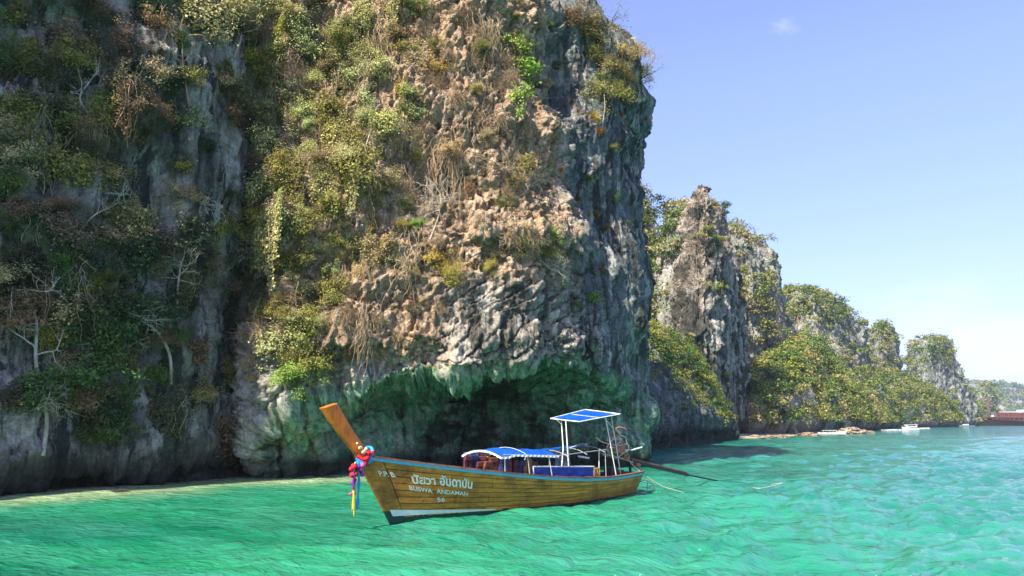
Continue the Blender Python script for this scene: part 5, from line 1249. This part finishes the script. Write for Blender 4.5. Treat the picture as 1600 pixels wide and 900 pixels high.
# ------------------------------------------------------------------ garlands on the prow
G0 = loc(574, 716, .1)
GAR = empty('prow_garland', BW @ Vector(loc(568, 712, .12)), (0, 0, math.atan2(hd.y, hd.x)), label='knotted garland of red, purple, yellow and blue cloth hanging from the prow', category='garland')
gp = np.array(loc(568, 712, .12))
def gl_(px, py, y=.14): return tuple(np.array(loc(px, py, y)) - gp)
def blob(name, px, py, y, r, mat, seed, sq=(1, 1, 1)):
    bm = bmesh.new(); bmesh.ops.create_icosphere(bm, subdivisions=3, radius=1.0); rr = random.Random(seed); a, b, c = [rr.uniform(0, 6) for _ in range(3)]
    for v in bm.verts:
        n_ = v.co.normalized(); k = 1 + .22 * math.sin(n_.x * 9 + a) * math.sin(n_.y * 8 + b) + .16 * math.sin(n_.z * 13 + c + n_.x * 5); v.co = Vector((n_.x * r * k * sq[0], n_.y * r * k * sq[1], n_.z * r * k * sq[2]))
    me = bpy.data.meshes.new(name); bm.to_mesh(me); bm.free(); me.polygons.foreach_set('use_smooth', [True] * len(me.polygons)); o = add(name, me, mat, GAR); o.location = gl_(px, py, y); return o
def ribbon(name, pts, w, mat, tw=.3, n=24):
    P = cr_spline(np.array(pts), np.linspace(0, len(pts) - 1, n)); V = []
    for i in range(n):
        a = tw * math.sin(i * .5) + .3; ww = w * (1 - .15 * math.sin(i * .9)); off = np.array([math.cos(a) * ww / 2, math.sin(a) * ww / 2, 0]); fold = np.array([0, .02, 0])
        V += [P[i] - off, P[i] + fold, P[i] + off]
    F = [[3 * i + j, 3 * i + j + 1, 3 * i + j + 4, 3 * i + j + 3] for i in range(n - 1) for j in range(2)]
    o = add(name, mesh_np(name, V, F), mat, GAR); s = o.modifiers.new('thickness', 'SOLIDIFY'); s.thickness = .012; return o
for k, (pts, mt) in enumerate((([(556, 716), (568, 722), (581, 712), (580, 700), (566, 702), (556, 712)], M_CBLUE), ([(558, 712), (570, 718), (583, 706)], M_CRED), ([(556, 720), (566, 727), (580, 720)], M_CBLUE))):
    ys = [.05, .15, .12, -.05, -.12, -.02] if len(pts) == 6 else [.1, .17, .1]
    mb = MB(); mb.tube(cr_spline(np.array([gl_(px, py, ys[i]) for i, (px, py) in enumerate(pts)]), np.linspace(0, len(pts) - 1, 22)), .045, 8); add('wrapped_cloth', mb.mesh('wrapped_cloth', smooth=True), mt, GAR)
i = 0
for px, py, r, mt in ((575, 708, .075, M_CRED), (573, 716, .075, M_CRED), (571, 724, .07, M_CRED), (566, 727, .06, M_CPINK), (553, 729, .075, M_CRED), (549, 733, .055, M_CRED), (551, 742, .07, M_CRED), (556, 740, .06, M_ORANGE), (554, 750, .05, M_CRED), (552, 755, .055, M_CPUR), (563, 735, .05, M_CPUR), (567, 742, .045, M_CMAG), (560, 730, .05, M_CPUR), (568, 706, .05, M_CCREAM), (563, 700, .045, M_CCREAM), (572, 702, .04, M_CCREAM), (558, 693, .03, M_CCREAM), (551, 771, .035, M_CMAG), (547, 772, .03, M_CPINK), (556, 771, .028, M_CPINK)):
    i += 1; blob('cloth_flower', px, py, .15 + .03 * (i % 3), r, mt, i)
ribbon('ribbon', [gl_(560, 722, .17), gl_(561, 745, .18), gl_(560, 770, .18), gl_(558, 796, .18)], .085, M_CBLUE)
ribbon('ribbon', [gl_(555, 722, .20), gl_(553, 750, .20), gl_(552, 775, .20), gl_(551, 797, .20)], .055, M_CYEL)
ribbon('ribbon', [gl_(556, 740, .19), gl_(554, 770, .20), gl_(554, 806, .20)], .035, M_CRED)
ribbon('ribbon', [gl_(552, 740, .21), gl_(553, 765, .22), gl_(553, 808, .21)], .028, M_CYEL)
ribbon('ribbon', [gl_(553, 735, .22), gl_(552, 765, .22)], .07, M_CPUR)

# ------------------------------------------------------------------ lettering painted on the hull
def inv_hull(px, py, side_out=.034):
    """hull surface parameters seen at this pixel"""
    best = None
    for tq in np.linspace(.5, .99, 50):
        for w in np.linspace(0, 1, 26):
            p = hullpt(tq, w, 1, side_out); wp = BW @ Vector(p.tolist()); d = wp - Vector((0, 0, CAM_H))
            dd = d.y * CP + d.z * SP; qx = 800 + FPX * d.x / dd; qy = 450 - FPX * (-d.y * SP + d.z * CP) / dd
            e = (qx - px) ** 2 + (qy - py) ** 2
            if best is None or e < best[0]: best = (e, tq, w)
    return best[1], best[2]
def hull_text(txt, p0, p1, height_px, name, thai=False, slant=0.0, bold=.0):
    cu = bpy.data.curves.new(name, 'FONT'); cu.body = txt; cu.size = 1.0; cu.offset = bold; cu.resolution_u = 3; cu.fill_mode = 'FRONT'
    o = bpy.data.objects.new(name, cu); COL.objects.link(o); bpy.context.view_layer.update()
    dg = bpy.context.evaluated_depsgraph_get(); me = bpy.data.meshes.new_from_object(o.evaluated_get(dg)); bpy.data.objects.remove(o)
    bm = bmesh.new(); bm.from_mesh(me); bmesh.ops.triangulate(bm, faces=bm.faces)
    xs = [v.co.x for v in bm.verts]; ys = [v.co.y for v in bm.verts]; x0, x1, y0 = min(xs), max(xs), 0.0; y1 = max(ys)
    t0, w0 = inv_hull(*p0); t1, w1 = inv_hull(*p1)
    tt, wt = inv_hull((p0[0] + p1[0]) / 2, (p0[1] + p1[1]) / 2 - height_px); tm, wm_ = inv_hull((p0[0] + p1[0]) / 2, (p0[1] + p1[1]) / 2)
    dw = (wt - wm_); bmesh.ops.subdivide_edges(bm, edges=[e for e in bm.edges if e.calc_length() > .5], cuts=2)
    for v in bm.verts:
        u = (v.co.x - x0) / (x1 - x0); h = (v.co.y - y0) / (y1 - y0)
        tq = t0 + (t1 - t0) * u + slant * h; w = w0 + (w1 - w0) * u + dw * h; v.co = Vector(hullpt(tq, w, 1, .0345).tolist())
    bmesh.ops.recalc_face_normals(bm, faces=bm.faces)
    me2 = bpy.data.meshes.new(name); bm.to_mesh(me2); bm.free(); return bpart(name, me2, M_LETTER)
hull_text('บัสวา', (646, 756), (682, 758), 14, 'lettering', True, bold=.03)
hull_text('อันดามัน', (687, 759), (739, 762), 14, 'lettering', True, bold=.03)
hull_text('BUSWA', (643, 766.5), (676, 769.5), 7, 'lettering', bold=.015)
hull_text('ANDAMAN', (684, 770), (730, 773.5), 7, 'lettering', bold=.015)
hull_text('56', (684, 783.5), (697, 784.5), 8, 'lettering', bold=.015)
hull_text('P.P. B.', (594, 743), (617, 747), 7.5, 'lettering', bold=.02)
print('boat', round(time.time() - T0, 1))
# ------------------------------------------------------------------ far boats, shore rocks, sand
M_BW = simple('white_boat_paint', (.72, .72, .70), .4, .06); M_GLASSD = simple('dark_glass', (.02, .025, .03), .15, .2); M_SHIP = simple('red_brown_ship_paint', (.12, .035, .025), .6, .85, .9); M_SHIPD = simple('dark_ship_hull', (.035, .02, .018), .6, .4, 1.5)
M_SHIPL = simple('salmon_rail_paint', (.17, .08, .06), .6, .3, 1.5); M_FOAM = simple('sea_foam', (.75, .8, .8), .6, .1); M_SAND = simple('pale_sand', (.36, .30, .20), .9, .15, 2)
def hull_mesh(name, Lh, beam, h, bowrise=.4, z0=-.3, n=22, sternw=.8, rake=.08):
    R = []
    for i in range(n):
        u = i / (n - 1); wb = beam / 2 * (sternw + (1 - sternw) * min(1, u * 3)) * (1 - max(0, (u - .55) / .45) ** 2.2); wb = max(wb, .02); top = h + bowrise * max(0, (u - .4) / .6) ** 2
        x = (u - .5) * Lh; xt = x + rake * Lh * max(0, (u - .6) / .4) ** 2
        R.append([(x, -wb * .65, z0), (x, wb * .65, z0), (xt, wb, top), (xt, -wb, top)])
    V, F = loft(R); return mesh_np(name, V, F, smooth=False)
def fbox(name, c, s, mat, parent, bev=.0, rot=None):
    V, F = box_v((0, 0, 0), s); bm = bmesh.new(); vs = [bm.verts.new(v) for v in V]; [bm.faces.new([vs[i] for i in f]) for f in F]; bmesh.ops.recalc_face_normals(bm, faces=bm.faces)
    if bev: bmesh.ops.bevel(bm, geom=list(bm.edges), offset=bev, segments=2, affect='EDGES', profile=.5)
    me = bpy.data.meshes.new(name); bm.to_mesh(me); bm.free(); o = add(name, me, mat, parent); o.location = c
    if rot: o.rotation_euler = rot
    return o
# white speedboat: bow to the right, half turned
p = on_water(1423, 671.5); sb = empty('speedboat', p, (0, 0, math.radians(188)), label='white speedboat with a long cabin running in front of the domed hill', category='speedboat')
LS = 26.0 / FPX * p.y
add('hull', hull_mesh('hull', LS, LS * .28, LS * .12, LS * .05), M_BW, sb)
fbox('cabin', (-LS * .03, 0, LS * .20), (LS * .66, LS * .22, LS * .10), M_BW, sb, LS * .015); fbox('cabin_roof', (-LS * .05, 0, LS * .285), (LS * .74, LS * .25, LS * .025), M_BW, sb, .03)
for s in (1, -1): fbox('window_band', (-LS * .02, s * LS * .112, LS * .225), (LS * .5, .03, LS * .045), M_GLASSD, sb)
fbox('outboard_motor', (-LS * .53, 0, LS * .06), (LS * .05, LS * .08, LS * .14), M_GLASSD, sb, .03); fbox('bow_rail', (LS * .40, 0, LS * .22), (LS * .22, LS * .16, .05), M_STEEL, sb)
def foam_strip(px0, px1, py, w, label, seed):
    a, b = on_water(px0, py), on_water(px1, py - .4); n = 60; r_ = np.random.default_rng(seed); V = []
    for i in range(n):
        q = i / (n - 1); c = a.lerp(b, q); hw = w * (.15 + .85 * math.sin(math.pi * q) ** .5) * r_.uniform(.5, 1.1); V += [(c.x, c.y - hw, .10), (c.x, c.y, .16 + .14 * r_.random()), (c.x, c.y + hw, .10)]
    F = [[3 * i + j, 3 * i + j + 1, 3 * i + j + 4, 3 * i + j + 3] for i in range(n - 1) for j in range(2)]
    add('boat_wake', mesh_np('boat_wake', V, F), M_FOAM, kind='stuff', label=label)
foam_strip(1376, 1412, 673, 2.6, 'white wake streak left of the speedboat', 1); foam_strip(1432, 1452, 670, 2.2, 'white wake streak right of the speedboat', 2)
# moored pale boats by the rocks
p = on_water(1298, 678.6); mbt = empty('moored_boat', p, (0, 0, math.radians(2)), label='long low white tour boat moored at the rocks left of the speedboat', category='boat'); LM = 44.0 / FPX * p.y
add('hull', hull_mesh('hull', LM, LM * .16, LM * .07, LM * .05), M_BW, mbt); fbox('canopy', (LM * -.05, 0, LM * .135), (LM * .5, LM * .14, LM * .012), M_TRIM, mbt)
for k in range(5):
    for s in (-1, 1): fbox('canopy_post', (LM * (-.28 + .115 * k), s * LM * .06, LM * .10), (.06, .06, LM * .07), M_STEEL, mbt)
fbox('seat_row', (LM * -.05, 0, LM * .08), (LM * .4, LM * .11, LM * .03), M_GLASSD, mbt); add('bow_post', mesh_np('bow_post', *(lambda t: (t[0], t[1]))(tube([(LM * .55, 0, LM * .1), (LM * .60, 0, LM * .17)], [.1, .06], 6))), M_TRIM, mbt)
p = on_water(1509, 666.0); gb = empty('small_boat', p, (0, 0, math.radians(178)), label='small grey blue boat just left of the red cruise boat', category='boat'); LG = 26.0 / FPX * p.y
M_GREYB = simple('grey_blue_boat_paint', (.16, .22, .32), .5, .2); add('hull', hull_mesh('hull', LG, LG * .2, LG * .055, LG * .04), M_GREYB, gb); fbox('cabin', (0, 0, LG * .09), (LG * .3, LG * .12, LG * .06), M_BW, gb, .05)
# red cruise boat, cut by the right edge
p = on_water(1590, 665.0); sh = empty('cruise_boat', p, (0, 0, math.radians(180)), label='large red and brown two deck cruise boat at the right edge of the picture', category='ship')
W1 = p.y / FPX    # metres per picture pixel at the ship
LSH = 150 * W1
def sx_(px): return (1590 - px) * W1
def sz_(py): return (664.0 - py) * W1 * 1.0
hm = hull_mesh('hull', LSH, 22 * W1, 5 * W1, 4.0 * W1, -.5, 30, .9, .10); ho = add('hull', hm, M_SHIPD, sh)
add('bulwark', (lambda m: m)(hull_mesh('bulwark', LSH * .985, 22.4 * W1, 7.0 * W1, 3.6 * W1, 3.4 * W1, 30, .9, .10)), M_SHIP, sh)
fbox('main_deckhouse', (sx_(1600), 0, 10.0 * W1), (100 * W1, 15 * W1, 5.5 * W1), M_SHIP, sh, .05)
fbox('main_roof', (sx_(1598), 0, 13.2 * W1), (108 * W1, 18 * W1, .9 * W1), M_SHIPL, sh)
fbox('upper_deckhouse', (sx_(1600), 0, 16.5 * W1), (74 * W1, 12 * W1, 5.5 * W1), M_SHIP, sh, .05)
fbox('awning', (sx_(1592), 0, 20.6 * W1), (48 * W1, 14 * W1, .8 * W1), M_TRIM, sh); fbox('wheelhouse', (sx_(1604), 0, 22.3 * W1), (20 * W1, 8 * W1, 3 * W1), M_BW, sh, .05)
for k in range(16):
    x = sx_(1550 + k * 7); fbox('window', (x, -7.6 * W1, 10.4 * W1), (3.6 * W1, .3 * W1, 2.6 * W1), M_GLASSD, sh); fbox('window', (x, 7.6 * W1, 10.4 * W1), (3.6 * W1, .3 * W1, 2.6 * W1), M_GLASSD, sh)
    fbox('roof_post', (sx_(1560 + k * 6), 8.4 * W1, 16.8 * W1), (.5 * W1, .5 * W1, 6.6 * W1), M_SHIPL, sh)
for k in range(12): fbox('rail_post', (sx_(1522 + k * 8), 10 * W1, 10.5 * W1), (.4 * W1, .4 * W1, 3 * W1), M_SHIPL, sh)
for s in (-1, 1): fbox('hand_rail', (sx_(1570), s * 10 * W1, 12 * W1), (100 * W1, .35 * W1, .4 * W1), M_SHIPL, sh)
mst = MB(); mst.tube([(sx_(1548), 0, 8 * W1), (sx_(1546), 0, 43 * W1)], [.55 * W1, .3 * W1], 8); add('mast', mst.mesh('mast', smooth=True), M_SHIPL, sh)
fbox('furled_sail', (sx_(1549), 0, 30 * W1), (1.8 * W1, 1.6 * W1, 22 * W1), M_SHIPL, sh, .1)
rg = MB(); rg.tube([(sx_(1546), 0, 42 * W1), (sx_(1518), 0, 9 * W1)], [.12 * W1] * 2, 4); add('rigging', rg.mesh('rigging'), M_SHIPL, sh)
rg = MB(); rg.tube([(sx_(1546), 0, 42 * W1), (sx_(1592), 0, 21 * W1)], [.12 * W1] * 2, 4); add('rigging', rg.mesh('rigging'), M_SHIPL, sh)
for k in range(9):
    fbox('deck_gear', (sx_(1528 + k * 9 + (k * 7) % 5), (-1) ** k * 5 * W1, (11 + (k * 3) % 4) * W1), ((2 + k % 3) * W1, 2.2 * W1, (3 + (k * 5) % 3) * W1), (M_SHIPL, M_SHIPD, M_BW)[k % 3], sh, .05)
# shore rocks
def rock(px, py, wpx, hpx, label, seed, mat=M_ROCKMID, squash=1.0):
    p = on_water(px, py); u = p.y / FPX; bm = bmesh.new(); bmesh.ops.create_icosphere(bm, subdivisions=5, radius=1.0)
    V = np.array([tuple(v.co) for v in bm.verts]); f1, f2, cid = worley(V[:, 0] * 2.1 + seed * 3.1, V[:, 1] * 2.1, V[:, 2] * 2.1); k = 1 + .42 * (cid - .5) + .28 * fbm(V[:, 0] * 1.6 + seed, V[:, 1] * 1.6, V[:, 2] * 1.6, 4) - .15 * np.exp(-((f2 - f1) / .12) ** 2)
    V = V * k[:, None] * np.array([wpx * u / 2, wpx * u * .35 * squash, hpx * u])
    for v, c in zip(bm.verts, V): v.co = Vector(c)
    me = bpy.data.meshes.new('shore_boulder'); bm.to_mesh(me); bm.free(); nv = len(me.vertices)
    for an, val in (('brown', .75), ('cool', .15), ('streak', .3), ('rust', .6), ('moss', 0), ('wet', .85 if seed == 8 else 0)):
        a_ = me.attributes.new(an, 'FLOAT', 'POINT'); a_.data.foreach_set('value', np.full(nv, val, np.float32))
    o = add('shore_boulder', me, mat, label=label, category='rock'); o.location = (p.x, p.y, .0); return o
rock(1330, 677.5, 40, 9, 'big reddish brown rock at the water just right of the moored boat', 1)
rock(1350, 676.5, 26, 4.5, 'low flat brown rock trailing right of the big reddish one', 2)
rock(1262, 681, 30, 5, 'low brown rock at the left end of the moored boat', 3)
rock(1213, 684, 34, 4, 'flat pale brown rock on the sand under the green slope', 4)
rock(1180, 684, 16, 4, 'small dark rock beside the foot of the spire', 5)
rock(1237, 680, 22, 14, 'dark upright boulder among yellow bushes at the shore', 6)
rock(1500, 665, 12, 3, 'small grey rock left of the grey blue boat', 7)
rock(188, 768, 26, 3.0, 'small dark soaked rock in the water at the foot of the shaded wall', 8, M_ROCK)
# pale sand strip under the far shore
pts_f = [(1150, 686.5), (1175, 686), (1205, 684.5), (1240, 682.5), (1275, 680.5), (1310, 678.5)]; V = []
for px, py in pts_f:
    a = on_water(px, py); V += [(a.x, a.y + 2.5, .02), (a.x, a.y + 5, .16), (a.x + .5, a.y + 12, .5)]
F = [[3 * i + j, 3 * i + j + 1, 3 * i + j + 4, 3 * i + j + 3] for i in range(len(pts_f) - 1) for j in range(2)]
add('sand_beach', mesh_np('sand_beach', V, F), M_SAND, kind='structure', label='narrow strip of pale sand below the green slope')
# ------------------------------------------------------------------ air
hz = NT('haze'); pv = hz.n('VolumePrincipled'); pv.inputs['Color'].default_value = (.72, .84, 1.0, 1); pv.inputs['Density'].default_value = 0.0002; pv.inputs['Anisotropy'].default_value = .2
hz.t.links.new(pv.outputs[0], hz.out.inputs['Volume'])
V, F = box_v((0, 0, 0), (13000, 13000, 170)); hb = add('haze', mesh_np('haze', V, F, smooth=False), hz.m, kind='stuff', label='thin blue sea air'); hb.location = (0, 0, 80)
# labels that would be shared get their place along the row
def _px(o):
    p = o.matrix_world.translation if o.parent else o.location; y = max(p.y, .1); d = Vector((p.x, p.y, p.z - CAM_H)); return 800 + FPX * d.x / (d.y * CP + d.z * SP)
by = {}
for o in COL.objects:
    if o.parent is None and o.get('label') and o.get('category'): by.setdefault(o['label'], []).append(o)
ORD = ['leftmost', 'second from left', 'third from left', 'fourth from left', 'fifth from left', 'sixth from left', 'seventh from left', 'eighth from left', 'ninth from left', 'tenth from left', 'eleventh from left', 'twelfth from left']
def _py(o):
    p = o.location; d = Vector((p.x, p.y, p.z - CAM_H)); return 450 - FPX * (-d.y * SP + d.z * CP) / (d.y * CP + d.z * SP)
for lb, os_ in list(by.items()):
    if len(os_) > 12:
        xs = sorted(_px(o) for o in os_); ys = sorted(_py(o) for o in os_); n_ = len(os_); del by[lb]
        for o in os_:
            h_ = 'left part' if _px(o) < xs[n_ // 3] else ('right part' if _px(o) > xs[2 * n_ // 3] else 'middle part'); v_ = 'upper' if _py(o) < ys[n_ // 2] else 'lower'
            o['label'] = f'{lb}, {v_} {h_}'; by.setdefault(o['label'], []).append(o)
for lb, os_ in by.items():
    if 1 < len(os_) <= 12:
        for i, o in enumerate(sorted(os_, key=_px)): o['label'] = (ORD[i] if i < len(os_) - 1 or i < 3 else 'rightmost') + ' ' + lb
print('done', round(time.time() - T0, 1))
